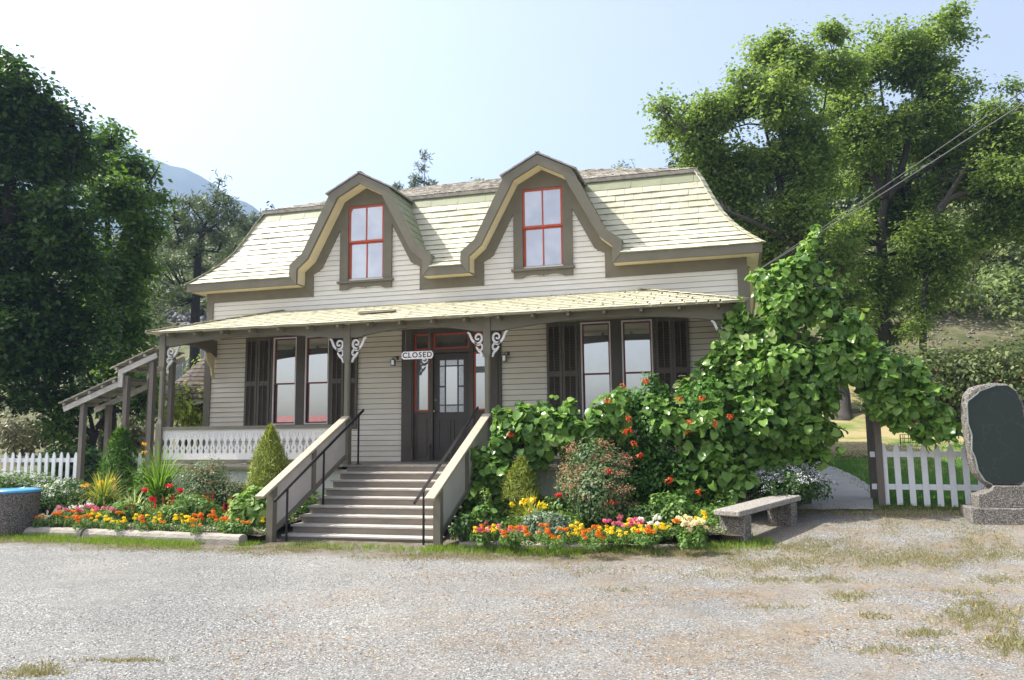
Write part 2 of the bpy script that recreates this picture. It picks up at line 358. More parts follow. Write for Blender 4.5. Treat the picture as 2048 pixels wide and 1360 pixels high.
for cx in DCX:
    for s in (-1, 1):
        for k in range(3):
            a = sx(cx, s, [IN[k], IN[k+1], WL[k+1], WL[k]]); fr.prismY(a, Y0, Y1)
        fr.prismY(sx(cx, s, [(.6, 5.95), (.5, 6.54), (.41, 6.54), (.41, 5.95)]), Y0, Y1)
    fr.prismY([(cx-.41, 6.43), (cx-.41, 6.54), (cx-.5, 6.54), (cx, 6.80), (cx+.5, 6.54), (cx+.41, 6.54), (cx+.41, 6.43)], Y0, Y1)
fr.build('frieze_board', TAUPE, house)
# eave fascia
FY0, FY1 = 14.50, 14.56; EX0, EX1 = -11.55, .57
for P_ in ([(EX0, 4.73), (EX0, 4.90), (DCX[0]-1.6, 4.90), (DCX[0]-1.43, 4.73)], [(DCX[0]+1.43, 4.73), (DCX[0]+1.6, 4.90), (DCX[1]-1.6, 4.90), (DCX[1]-1.43, 4.73)], [(DCX[1]+1.43, 4.73), (DCX[1]+1.6, 4.90), (EX1, 4.90), (EX1, 4.73)]):
    MB().prismY(P_, FY0, FY1).build('fascia', TAUPE, house)
for a, b, c, d in ((EX0, EX0+.05, FY1+.001, 22.5), (EX1-.05, EX1, FY1+.001, 22.5), (EX0, EX1, 22.5, 22.55)): MB().box(a, b, c, d, 4.73, 4.90).build('fascia', TAUPE, house)
for a, b in ((EX0+.05, DCX[0]-1.43), (DCX[0]+1.43, DCX[1]-1.43), (DCX[1]+1.43, EX1-.05)): MB().box(a, b, FY1, WY, 4.737, 4.76).build('soffit', CREAM, house)
MB().box(EX0+.05, HX0, WY, 22.5, 4.737, 4.76).build('soffit', CREAM, house); MB().box(HX1, EX1-.05, WY, 22.5, 4.737, 4.76).build('soffit', CREAM, house)
# roof courses
def courses(lines, tw, lip, mb, axis=0, out=(0, -1, 0), up=True, jit=.004, breaks=0, flat_top=.25):
    """lines: list of (left pt, right pt) from bottom to top. tiles clamp to the sloping ends."""
    for i in range(len(lines)-1):
        (a0, b0), (a1, b1) = lines[i], lines[i+1]
        a0, b0, a1, b1 = map(Vector, (a0, b0, a1, b1))
        nrm = (b0-a0).cross(a1-a0 if (a1-a0).length > 1e-6 else b1-b0).normalized()
        if nrm.dot(Vector(out)) < 0: nrm = -nrm
        lo = min(a0[axis], a1[axis]); hi = max(b0[axis], b1[axis]); off = random.uniform(0, tw) if breaks else (i % 2)*tw/2
        k = math.floor((lo-off)/tw)
        def P(a, b, t):
            t = min(max(t, a[axis]), b[axis]); q = (t-a[axis])/((b[axis]-a[axis]) or 1); return a+(b-a)*q
        while off+k*tw < hi:
            x0 = off+k*tw+random.uniform(-breaks, breaks); x1 = off+(k+1)*tw-.004; k += 1
            p0, p1, q0, q1 = P(a0, b0, x0), P(a0, b0, x1), P(a1, b1, x0), P(a1, b1, x1)
            if (p1-p0).length < 1e-3 and (q1-q0).length < 1e-3: continue
            j0 = lip+random.uniform(-jit, jit); j1 = lip+random.uniform(-jit, jit)
            dn = (p0-q0).normalized()*(.012+random.uniform(0, jit)) if (p0-q0).length > 1e-4 else Vector()
            B0 = p0+nrm*j0+dn; B1 = p1+nrm*j1+dn; Q0 = q0+nrm*lip*flat_top; Q1 = q1+nrm*lip*flat_top
            m0 = (B0+B1)/2+nrm*random.uniform(0, jit); mq = (Q0+Q1)/2
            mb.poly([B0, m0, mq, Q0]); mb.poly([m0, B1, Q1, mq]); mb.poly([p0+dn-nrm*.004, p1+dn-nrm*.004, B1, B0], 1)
            mb.poly([p1+dn-nrm*.004, q1-nrm*.004, Q1, B1]); mb.poly([q0-nrm*.004, p0+dn-nrm*.004, B0, Q0])
PT = [0, .28, .5, .70, .88, 1.03, 1.17]; PH = [0, .27, .52, .83, 1.22, 1.58, 1.86]
RZ0 = 4.905; EY = 14.50
ns = 14; arc = [0]
for k in range(6): arc.append(arc[-1]+math.hypot(PT[k+1]-PT[k], PH[k+1]-PH[k]))
S = [arc[-1]*(i/ns) for i in range(ns+1)]; tt = [float(np.interp(s_, arc, PT)) for s_ in S]; hh = [float(np.interp(s_, arc, PH)) for s_ in S]
ow = lambda z: float(np.interp(z, [4.9, 5.16, 5.40, 6.65, 7.0], [1.6, 1.6, 1.3, .67, 0]))-.02
def front_lines(i0, i1):
    R_ = [[], [], []]
    for i in range(i0, i1+1):
        z = RZ0+hh[i]; y = EY+tt[i]; w_ = ow(z)
        R_[0].append(((EX0+tt[i]-.02, y, z), (DCX[0]-w_, y, z))); R_[1].append(((DCX[0]+w_, y, z), (DCX[1]-w_, y, z))); R_[2].append(((DCX[1]+w_, y, z), (EX1-tt[i]+.02, y, z)))
    return R_
mr = MB()
for ln in front_lines(0, ns-2): courses(ln, .36, .022, mr, jit=.007)
for sgn, ex in ((-1, EX0), (1, EX1)):
    ln = []
    for i in range(ns+1):
        x = ex-sgn*tt[i]; ln.append(((x, EY+tt[i], RZ0+hh[i]), (x, 22.5-tt[i], RZ0+hh[i])))
    courses(ln, .36, .016, mr, axis=1, out=(sgn, 0, 0))
ln = [((EX0+tt[i], 22.55-tt[i], RZ0+hh[i]), (EX1-tt[i], 22.55-tt[i], RZ0+hh[i])) for i in range(ns+1)]
courses(ln, .36, .016, mr, out=(0, 1, 0))
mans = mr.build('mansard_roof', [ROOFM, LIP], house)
for ln in front_lines(ns-2, ns):
    mg = MB(); courses([ln[0], ln[-1]], .62, .012, mg); mg.build('top_course', [ROOFG, LIP], mans)
for x0, sg in ((EX0, 1), (EX1, -1)):       # hip caps
    mg = MB()
    for i in range(ns):
        a = Vector((x0+sg*tt[i], EY+tt[i], RZ0+hh[i]+.012)); b = Vector((x0+sg*tt[i+1], EY+tt[i+1], RZ0+hh[i+1]+.012))
        n_ = Vector((-sg, -1, .9)).normalized(); mg.beam(a-(b-a)*.12+n_*.018, b+n_*.006, .12, .018, n_)
    mg.build('hip_cap', PORCHR, mans)
# upper low hip roof of grey wood shingles
TX0, TX1, TY0, TY1, TZ = EX0+1.12, EX1-1.12, EY+1.10, 21.45, RZ0+1.87
ur = MB(); n_ = 11; RX0, RX1, RY, RZ = -7.7, -3.3, 18.5, 8.0
def lerp(a, b, t): return tuple(a[k]+(b[k]-a[k])*t for k in range(3))
courses([(lerp((TX0, TY0, TZ), (RX0, RY, RZ), i/n_), lerp((TX1, TY0, TZ), (RX1, RY, RZ), i/n_)) for i in range(n_+1)], .17, .013, ur, breaks=.03, jit=.005)
courses([(lerp((TX0, TY1, TZ), (RX0, RY, RZ), i/n_), lerp((TX1, TY1, TZ), (RX1, RY, RZ), i/n_)) for i in range(n_+1)], .17, .013, ur, out=(0, 1, 0), breaks=.03)
courses([(lerp((TX0, TY0, TZ), (RX0, RY-.01, RZ), i/n_), lerp((TX0, TY1, TZ), (RX0, RY+.01, RZ), i/n_)) for i in range(n_+1)], .17, .013, ur, axis=1, out=(-1, 0, 0), breaks=.03)
courses([(lerp((TX1, TY0, TZ), (RX1, RY-.01, RZ), i/n_), lerp((TX1, TY1, TZ), (RX1, RY+.01, RZ), i/n_)) for i in range(n_+1)], .17, .013, ur, axis=1, out=(1, 0, 0), breaks=.03)
ur.box(TX0-.01, TX1+.01, TY0-.01, TY1, TZ-.08, TZ-.004)
ur.build('upper_roof', [WOODG, mat('dark_shingle_edge', (.15, .13, .10), .9)], house)  # shingle lips take a darker edge colour
# dormers
G_UP = glass_mat('upper_window_glass', (.36, .36, .39), .36, .03, 1.3, (.20, .20, .24), .15)  # lavender-grey base paints part of the reflected sky into the panes
def sash(mb, x0, x1, z0, z1, y, b=.045, t=.03, mun=None):
    mb.box(x0, x0+b, y, y+t, z0, z1); mb.box(x1-b, x1, y, y+t, z0, z1); mb.box(x0+b, x1-b, y, y+t, z1-b, z1); mb.box(x0+b, x1-b, y, y+t, z0, z0+b)
    if mun: mb.box(mun-.014, mun+.014, y+.003, y+t, z0+b, z1-b)
for di, cx in enumerate(DCX):
    ft = MB()
    for s in (-1, 1):
        for k in range(4): ft.prismY(sx(cx, s, [IN[k], OUT[k], OUT[k+1], IN[k+1]]), FY0-.006, FY1)
    cp = MB()      # weathered slabs over the peak
    for s in (-1, 1):
        a = Vector((cx+s*.76, 0, 6.62)); b = Vector((cx-s*.015, 0, 7.03)); d = (b-a).normalized(); nr = Vector((-d.z, 0, d.x));
        if nr.z < 0: nr = -nr
        for r_ in range(3):
            p = a+(b-a)*(r_/3); q = a+(b-a)*((r_+1)/3+.04)
            o_ = .012*(2-r_)*0+.012
            pts = [p+nr*.0, q+nr*(0), q+nr*.022, p+nr*.034]
            cp.prismY([(t_.x, t_.z) for t_ in pts], FY0-.03+.004*r_, 17.3)
    dorm = cp.build('dormer', mat('weathered_board', (.24, .22, .20), .85, .2, 9, .4, 50, col2=(.36, .34, .31), stretch=(6, .6, 6)), house)
    for s in (-1, 1):
        dm = MB()
        for k in range(3):
            nseg = [1, 2, 7][k]
            for q in range(nseg):
                a, b = OUT[k], OUT[k+1]; f0, f1 = q/nseg, (q+1)/nseg
                p0 = (cx+s*(a[0]+(b[0]-a[0])*f0), a[1]+(b[1]-a[1])*f0); p1 = (cx+s*(a[0]+(b[0]-a[0])*f1), a[1]+(b[1]-a[1])*f1)
                ye = 14.62+float(np.interp((p0[1]+p1[1])/2-RZ0, PH, PT))+.25
                l0 = ((p0[0], FY0, p0[1]), (p0[0], ye, p0[1])); l1 = ((p1[0], FY0, p1[1]), (p1[0], ye, p1[1]))
                courses([l0, l1], .36, .012, dm, axis=1, out=(s, 0, .3))
        dm.build('dormer_cheek', [ROOFG, LIP], dorm)
    ft.build('fascia', TAUPE, dorm)
    sf = MB()
    for s in (-1, 1):
        for k in range(4):
            a, b = sx(cx, s, [IN[k], IN[k+1]]); a2, b2 = sx(cx, s, [(IN[k][0]+.02, IN[k][1]+.012), (IN[k+1][0]+.02*(k < 3), IN[k+1][1]+.015)])
            sf.poly([(a[0], FY1, a[1]), (b[0], FY1, b[1]), (b[0], WY-.04, b[1]), (a[0], WY-.04, a[1])])
    sf.build('soffit', CREAM, dorm)
    wf = MB()      # casing, sill, apron
    for s in (-1, 1):
        a, b = sorted((cx+s*.41, cx+s*.6)); wf.box(a, b, WY-.062, WY+.06, 4.80, 5.95); 
        a, b = sorted((cx+s*.41, cx+s*.44)); wf.box(a, b, WY-.049, WY+.10, 5.95, 6.43)
    wf.box(cx-.64, cx+.64, WY-.11, WY+.08, 4.755, 4.80)
    ap = [(cx-.6, 4.755), (cx-.6, 4.62), (cx-.44, 4.62)]
    for k in range(25):
        u = k/24; xx = cx-.42+.84*u; ap.append((xx, 4.62+.055*abs(math.sin(u*math.pi*2))**.6+(.02 if abs(u-.5) < .06 else 0)))
    ap += [(cx+.44, 4.62), (cx+.6, 4.62), (cx+.6, 4.755)]
    wf.prismY(ap, WY-.06, WY-.02)
    wf.build('window_casing', TAUPE, dorm)
    sa = MB(); sash(sa, cx-.41, cx+.41, 5.63, 6.425, WY-.035, .042, .035, cx); sash(sa, cx-.41, cx+.41, 4.80, 5.655, WY+.005, .05, .035, cx)
    sa.build('sash', RED, dorm)
    MB().box(cx-.38, cx+.38, WY-.02, WY-.012, 5.66, 6.40).build('pane', G_UP, dorm); MB().box(cx-.37, cx+.37, WY+.02, WY+.028, 4.83, 5.63).build('pane', G_UP, dorm)
# ---------------------------------------------------------------- porch
PY = 13.25; PX = [-11.03, -6.94, -4.20, .04]
def post(x, br):
    m_ = MB(); a = .066; b = .05
    def ring(z, s_, c):     # chamfered square ring
        return [(x+i*s_, PY+j*s_, z) for i, j in ((-1, -c), (-c, -1), (c, -1), (1, -c), (1, c), (c, 1), (-c, 1), (-1, c))]
    lv = [(FL, a, .999), (1.82, a, .999), (1.92, b, .55), (2.88, b, .55), (2.96, a, .999), (3.60, a, .999)]
    i0 = len(m_.v)
    for z, s_, c in lv: m_.v += ring(z, s_, c)
    for k in range(5):
        for j in range(8): m_.f.append((i0+k*8+j, i0+k*8+(j+1) % 8, i0+(k+1)*8+(j+1) % 8, i0+(k+1)*8+j))
    p = m_.build('porch_post', TAUPE, house)
    sc1 = [(.31, -.005), (.275, -.025), (.25, -.075), (.215, -.15), (.15, -.205), (.08, -.20), (.038, -.14), (.05, -.07), (.105, -.045), (.15, -.075), (.15, -.125), (.115, -.14), (.095, -.115)]
    w1 = [.028, .036, .04, .042, .044, .042, .04, .036, .032, .03, .028, .026, .03]
    sc2 = [(.17, -.185), (.12, -.235), (.06, -.225), (.028, -.27), (.045, -.325), (.09, -.32)]
    sc3 = [(.145, -.27), (.10, -.335), (.05, -.385), (.026, -.46)]
    def fine(P, W):
        n = len(P); out = []; ow_ = []
        for k in range(n-1):
            p0, p1, p2, p3 = P[max(k-1, 0)], P[k], P[k+1], P[min(k+2, n-1)]
            for q in range(5):
                t = q/5; out.append(tuple(.5*((2*p1[c])+(-p0[c]+p2[c])*t+(2*p0[c]-5*p1[c]+4*p2[c]-p3[c])*t*t+(-p0[c]+3*p1[c]-3*p2[c]+p3[c])*t**3) for c in (0, 1))); ow_.append(W[k]+(W[k+1]-W[k])*t)
        out.append(P[-1]); ow_.append(W[-1]); return out, ow_
    for s in br:
        bm = MB()
        for P_, W_ in ((sc1, w1), (sc2, [.03, .034, .032, .034, .03, .03]), (sc3, [.022, .04, .038, .026])):
            pp, ww = fine(P_, W_); bm.ribbonY([(x+s*(a+u), 3.36+v) for u, v in pp], ww, PY-.018, PY+.018)
        bm.build('bracket', WHITE, p)
for x, br in zip(PX, ((1,), (-1, 1), (-1, 1), (-1,))): post(x, br)
# back bracket at left end of the porch
bm = MB(); bm.prismX([(WY-.06, 3.40), (WY-.36, 3.38), (WY-.30, 3.20), (WY-.16, 3.08), (WY-.12, 2.90), (WY-.05, 2.84)], -11.06, -11.02); bm.build('bracket', CREAM, house)
be = MB()
for k in range(3):
    x0, x1 = PX[k]+.066, PX[k+1]-.066; mid = (x0+x1)/2; rise = .13
    pts = [(x0, 3.62), (x0, 3.365)]+[(x0+(x1-x0)*u, 3.365+rise*math.sin(math.pi*min(1, max(0, (u-.06)/.88)))**.8) for u in [.06+.88*i/14 for i in range(15)]]+[(x1, 3.365), (x1, 3.62)]
    be.prismY(pts, PY-.045, PY+.045)
for x in (PX[0], PX[3]):
    yy0, yy1 = PY+.066, WY-.03
    pts = [(yy0, 3.62), (yy0, 3.38)]+[(yy0+(yy1-yy0)*u, 3.38+.1*math.sin(math.pi*(u-.1)/.8)) for u in [.1+.8*i/10 for i in range(11)]]+[(yy1, 3.30), (yy1, 3.75)]
    be.prismX(pts, x-.045, x+.045)
be.build('porch_beam', TAUPE, house)
# porch roof
RX = (-11.22, .22); RYf = 12.93; n_ = 10
A0, B0, A1, B1 = (RX[0], RYf, 3.62), (RX[1], RYf, 3.62), (-9.35, WY-.02, 4.25), (-1.66, WY-.02, 4.25)
def sag(p): return (p[0], p[1], p[2]-.035*math.exp(-((p[0]-RX[0])/1.6)**2)*(1 if p[0] < -6 else 0)+.012*math.sin(p[0]*.9))
pr = MB()
fl = [(lerp(A0, A1, i/n_), lerp(B0, B1, i/n_)) for i in range(n_+1)]
courses(fl, .19, .014, pr, breaks=.03, jit=.003, out=(0, -1, 1))
for A, B, o_ in ((A0, A1, (-1, 0, 1)), (B0, B1, (1, 0, 1))):
    courses([((lerp(A, B, i/n_)), (A[0]+(B[0]-A[0])*i/n_, WY+.6, 3.62+.63*i/n_)) for i in range(n_+1)], .19, .018, pr, axis=1, breaks=.03, out=o_)
for A, B, sg in ((A0, A1, -1), (B0, B1, 1)):
    for i in range(9):
        a = Vector(lerp(A, B, i/9)); b = Vector(lerp(A, B, (i+1)/9)); pr.beam(a+Vector((0, 0, .035)), b+Vector((0, 0, .022)), .13, .015, (0, 0, 1))
pr.box(RX[0]+.01, RX[1]-.01, RYf+.004, RYf+.03, 3.595, 3.612)
proof = pr.build('porch_roof', [PORCHR, mat('porch_shingle_edge', (.34, .33, .21), .85)], house)
ce = MB(); e_ = -.02
ce.poly([(A0[0]+.03, A0[1]+.02, 3.60), (B0[0]-.03, B0[1]+.02, 3.60), (B1[0], B1[1], 4.22), (A1[0], A1[1], 4.22)])
ce.poly([(A0[0]+.03, A0[1]+.02, 3.60), (A1[0], A1[1], 4.22), (A0[0]+.03, WY, 3.60)]); ce.poly([(B0[0]-.03, B0[1]+.02, 3.60), (B0[0]-.03, WY, 3.60), (B1[0], B1[1], 4.22)])
ce.box(RX[0]+.3, RX[1]-.3, PY+.1, WY-.03, 3.705, 3.72)
ce.build('porch_ceiling', CREAM, proof)
x = -10.75
while x < .2:
    MB().prismX([(RYf+.05, 3.535), (RYf+.05, 3.60), (PY-.05, 3.69), (PY-.05, 3.535)], x-.022, x+.022).build('rafter_tail', mat('rafter_wood', (.22, .19, .13), .7, .2, 8), proof); x += .62
# porch deck, skirt
dk = MB(); xx = -11.12
while xx < .1:
    dk.box(xx, xx+.088, 13.06, WY+.09, FL-.035, FL-.002*random.random()); xx += .092
dk.build('porch_floor', mat('deck_paint', (.26, .24, .215), .6, .15, 4), house)
for xa_, xb_ in ((-11.08, -6.90), (-4.28, .06)):
    sk = MB(); xx = xa_
    while xx < xb_: sk.box(xx, xx+.088, 13.17+random.uniform(0, .003), 13.20, .25, .93); xx += .0915
    if xa_ < -10:
        for k in range(18): sk.box(-11.09, -11.07, 13.2+k*.095, 13.29+k*.095, .25, .93)
    sk.build('porch_skirt', WHITE2, house)
for a, b in ((-11.14, -6.99), (-4.15, .12)): MB().box(a, b, 13.02, 13.2, .935, .983).build('ledge', TAUPE, house)
# balustrades
def balustrade(xa, xb, skip=0):
    rt = MB(); rt.box(xa, xb, PY-.05, PY+.05, 1.695, 1.755); rt.box(xa, xb, PY-.04, PY+.04, 1.055, 1.115)
    for q in range(3): rt.box(xa+(xb-xa)*(q+.5)/3-.04, xa+(xb-xa)*(q+.5)/3+.04, PY-.03, PY+.03, FL, 1.055)
    top = rt.build('railing', TAUPE, house)
    bb = MB(); n = int(round((xb-xa)/.135)); p = (xb-xa)/n; zt, zb = 1.695, 1.115; Z = lambda y: zt-(y-140)/315*(zt-zb)
    opn = [(235, 0), (243, .12), (255, .24), (272, .31), (292, .30), (308, .20), (322, .09), (338, .05), (350, .11), (365, .18), (378, .17), (388, .08), (395, 0)]
    for k in range(n):
        c = xa+(k+.5)*p           # board centre, openings at c +- p/2
        for s in (-1, 1):
            outer = [(.5, 140), (.5, 180), (.25, 180), (.25, 207), (.40, 226)]+[(.5-w_, y) for y, w_ in opn]+[(.495, 396), (.495, 455)]
            hole = [(455, 0), (350, 0), (346, .05), (336, .10), (326, .06), (318, .018), (298, .014), (296, 0), (140, 0)]
            pts = [(c+s*u*p, Z(y)) for u, y in outer]+[(c+s*u*p, Z(y)) for y, u in hole]
            # clean duplicate corners
            q = [];
            for t in pts:
                if not q or math.hypot(t[0]-q[-1][0], t[1]-q[-1][1]) > 1e-5: q.append(t)
            if s < 0: q = q[::-1]
            bb.prismY(q, PY-.011, PY+.011)
            tongue = [(.5, 181), (.305, 181), (.305, 203), (.36, 214), (.42, 221), (.5, 233)]
            q = [(c+s*u*p, Z(y)) for u, y in tongue]
            if s < 0: q = q[::-1]
            bb.prismY(q, PY-.0105, PY+.0105)
    bb.build('cutout_boards', WHITE, top)
balustrade(PX[0]+.066, PX[1]-.066); balustrade(PX[2]+.066, PX[3]-.066)
# ---------------------------------------------------------------- ground floor windows
G_LO = glass_mat('lower_window_glass', (.05, .05, .055), .5, .01, 1.5, (.13, .13, .14), .08)
G_LR = glass_mat('lace_window_glass', (.10, .10, .11), .55, .01, 2.5, (.24, .25, .27), .06)
SHUT = mat('shutter_paint', (.115, .096, .072), .6, .12, 5, .1, 40)
def shutter(x0, x1, z0, z1, parent):
    m_ = MB(); y = WY-.075; xm = (x0+x1)/2
    for a, b in ((x0, xm-.006), (xm+.006, x1)):
        w_ = b-a; st = .05
        m_.box(a, a+st, y, y+.04, z0, z1); m_.box(b-st, b, y, y+.04, z0, z1); c = (a+b)/2
        zm = z0+(z1-z0)*.5
        for za, zb in ((z0, z0+.08), (zm-.05, zm+.05), (z1-.07, z1)): m_.box(a+st, b-st, y+.001, y+.039, za, zb)
        m_.box(c-.008, c+.008, y-.008, y+.004, z0+.09, z1-.08)
        for za, zb in ((z0+.085, zm-.055), (zm+.055, z1-.075)):
            z = za
            while z < zb:
                m_.poly([(a+st, y+.004, z), (b-st, y+.004, z), (b-st, y+.034, z+.026), (a+st, y+.034, z+.026)])
                m_.poly([(a+st, y+.004, z), (a+st, y+.012, z-.003), (b-st, y+.012, z-.003), (b-st, y+.004, z)]); z += .03
        m_.box(a+st, b-st, y+.036, y+.038, z0+.01, z1-.01)
    m_.build('shutter', SHUT, parent)
for wi, (x0, x1) in enumerate(WINS):
    cs = MB(); zb, zt = 1.80, 3.67; mid = (x0+x1)/2; mw_ = .105
    cs.box(x0-.05, x0, WY-.06, WY+.1, zb-.05, zt); cs.box(x1, x1+.05, WY-.06, WY+.1, zb-.05, zt); cs.box(mid-mw_, mid+mw_, WY-.05, WY+.1, zb, zt)
    cs.box(x0-.08, x1+.08, WY-.062, WY+.1, zt, zt+.05); cs.box(x0-.08, x1+.08, WY-.11, WY+.1, zb-.09, zb)
    win = cs.build('window', TAUPED, house)
    for a, b in ((x0, mid-mw_), (mid+mw_, x1)):
        m_ = MB(); sash(m_, a, b, zb, zt, WY-.045, .026, .03); m_.build('storm_frame', WHITE, win)
        m_ = MB(); sash(m_, a+.027, b-.027, 2.66, zt-.03, WY-.012, .026, .03); sash(m_, a+.027, b-.027, zb+.03, 2.69, WY+.022, .026, .03); m_.build('sash', mat('dark_red_paint', (.22, .05, .035), .5, .15, 6), win)
        m_ = MB(); m_.box(a+.05, b-.05, WY+.005, WY+.010, 2.69, zt-.05); m_.build('pane', G_LR if wi else G_LO, win); MB().box(a+.05, b-.05, WY+.038, WY+.043, zb+.05, 2.66).build('pane', G_LR if wi else G_LO, win)
    shutter(x0-.67, x0-.06, 1.70, 3.68, win); shutter(x1+.06, x1+.67, 1.70, 3.68, win)
# ---------------------------------------------------------------- entrance
DX = -5.49
en = MB()
for s in (-1, 1):
    a, b = sorted((DX+s*.80, DX+s*1.06)); en.box(a, b, WY-.07, WY+.1, FL, 3.72)
    a, b = sorted((DX+s*.83, DX+s*1.0)); en.box(a, b, WY-.09, WY-.07, FL+.25, 3.6)
    a, b = sorted((DX+s*.39, DX+s*.475)); en.box(a, b, WY-.04, WY+.09, FL, 3.64)
    a, b = sorted((DX+s*.475, DX+s*.80)); en.box(a, b, WY-.01, WY+.09, FL, 2.02); en.box(a, b, WY-.01, WY+.09, 3.19, 3.27); en.box(a, b, WY-.035, WY+.09, 1.98, 2.02)
    en.box(a+.05, b-.05, WY-.022, WY-.01, FL+.12, FL+.14); en.box(a+.05, b-.05, WY-.022, WY-.01, 1.86, 1.88); en.box(a+.05, a+.065, WY-.022, WY-.01, FL+.14, 1.86); en.box(b-.065, b-.05, WY-.022, WY-.01, FL+.14, 1.86)
    for xx in (DX+s*.81, DX+s*.44): en.tube([(xx, WY-.09, FL), (xx, WY-.09, FL+.06), (xx, WY-.085, FL+.1), (xx, WY-.085, FL+.28), (xx, WY-.1, FL+.32), (xx, WY-.09, FL+.38)], [.03, .03, .018, .02, .03, .008], 8)
en.box(DX-.80, DX+.80, WY-.06, WY+.09, 3.60, 3.72); en.box(DX-.39, DX+.39, WY-.03, WY+.09, 3.20, 3.27)
en.box(DX-1.0, DX+1.0, WY-.12, WY+.06, FL-.01, FL+.03)
ent = en.build('entrance_frame', TAUPED, house)
rs = MB()
for s in (-1, 1):
    a, b = sorted((DX+s*.475, DX+s*.80)); sash(rs, a, b, 2.02, 3.19, WY-.005, .035, .03); sash(rs, a, b, 3.27, 3.60, WY-.005, .035, .03)
sash(rs, DX-.39, DX+.39, 3.27, 3.60, WY-.005, .04, .03)
rs.build('sash', RED, ent)
G_SD = glass_mat('sidelight_glass', (.13, .15, .17), .5, .02, 2, (.2, .22, .24)); G_TR = glass_mat('transom_glass', (.02, .022, .025), .2, .1, 3)
m_ = MB()
for s in (-1, 1):
    a, b = sorted((DX+s*.475, DX+s*.80)); m_.box(a+.03, b-.03, WY+.012, WY+.018, 2.05, 3.16)
m_.build('pane', G_SD, ent)
m_ = MB(); m_.box(DX-.36, DX+.36, WY+.012, WY+.018, 3.30, 3.57)
for s in (-1, 1):
    a, b = sorted((DX+s*.475, DX+s*.80)); m_.box(a+.03, b-.03, WY+.012, WY+.018, 3.30, 3.57)
m_.build('transom_pane', G_TR, ent)
dr = MB(); y = WY+.02
def ring(mb, x0, x1, z0, z1, hx0, hx1, hz0, hz1, y0, y1):
    mb.box(x0, hx0, y0, y1, z0, z1); mb.box(hx1, x1, y0, y1, z0, z1); mb.box(hx0, hx1, y0, y1, hz1, z1); mb.box(hx0, hx1, y0, y1, z0, hz0)
ring(dr, DX-.385, DX+.385, FL+.03, 3.19, DX-.27, DX+.25, 2.0, 3.05, y, y+.05)
for a in (-.145, .125): dr.box(DX+a-.012, DX+a+.012, y+.006, y+.04, 2.0, 3.05)
for z in (2.93, 2.14): dr.box(DX-.27, DX+.25, y+.004, y+.04, z-.012, z+.012)
for a, b in ((-.27, -.157), (.137, .25)): dr.box(DX+a, DX+b, y+.005, y+.04, 2.50, 2.53)
for a, b in ((-.29, -.03), (.03, .29)):
    for (p, q, r_, t_) in ((a, a+.02, 1.20, 1.86), (b-.02, b, 1.20, 1.86), (a+.02, b-.02, 1.20, 1.22), (a+.02, b-.02, 1.84, 1.86)): dr.box(DX+p, DX+q, y-.012, y, r_, t_)
    dr.box(DX+a+.05, DX+b-.05, y-.006, y, 1.25, 1.81)
door = dr.build('door', mat('door_paint', (.062, .053, .042), .45, .12, 4), house)
G_D1 = glass_mat('door_glass', (.45, .47, .52), .45, .03, 2); G_D2 = glass_mat('etched_glass', (.30, .33, .36), .25, .15, 30, (.22, .25, .29))
MB().box(DX-.133, DX+.113, y+.018, y+.022, 2.152, 2.918).build('pane', G_D1, door)
m_ = MB()
for a, b, c, d in ((-.27, -.157, 2.0, 3.05), (.137, .25, 2.0, 3.05), (-.157, .137, 2.0, 2.13), (-.157, .137, 2.94, 3.05)): m_.box(DX+a, DX+b, y+.018, y+.022, c, d)
m_.build('etched_pane', G_D2, door)
m_ = MB(); m_.tube([(DX-.35, y, 2.02), (DX-.35, y-.05, 2.02), (DX-.35, y-.055, 2.02), (DX-.35, y-.085, 2.02)], [.012, .012, .028, .02], 12); m_.tube([(DX-.345, y, 2.25), (DX-.345, y-.02, 2.25)], [.02, .018], 12)
m_.build('knob', mat('brass', (.30, .20, .09), .35, .1, 5, metal=1), door)
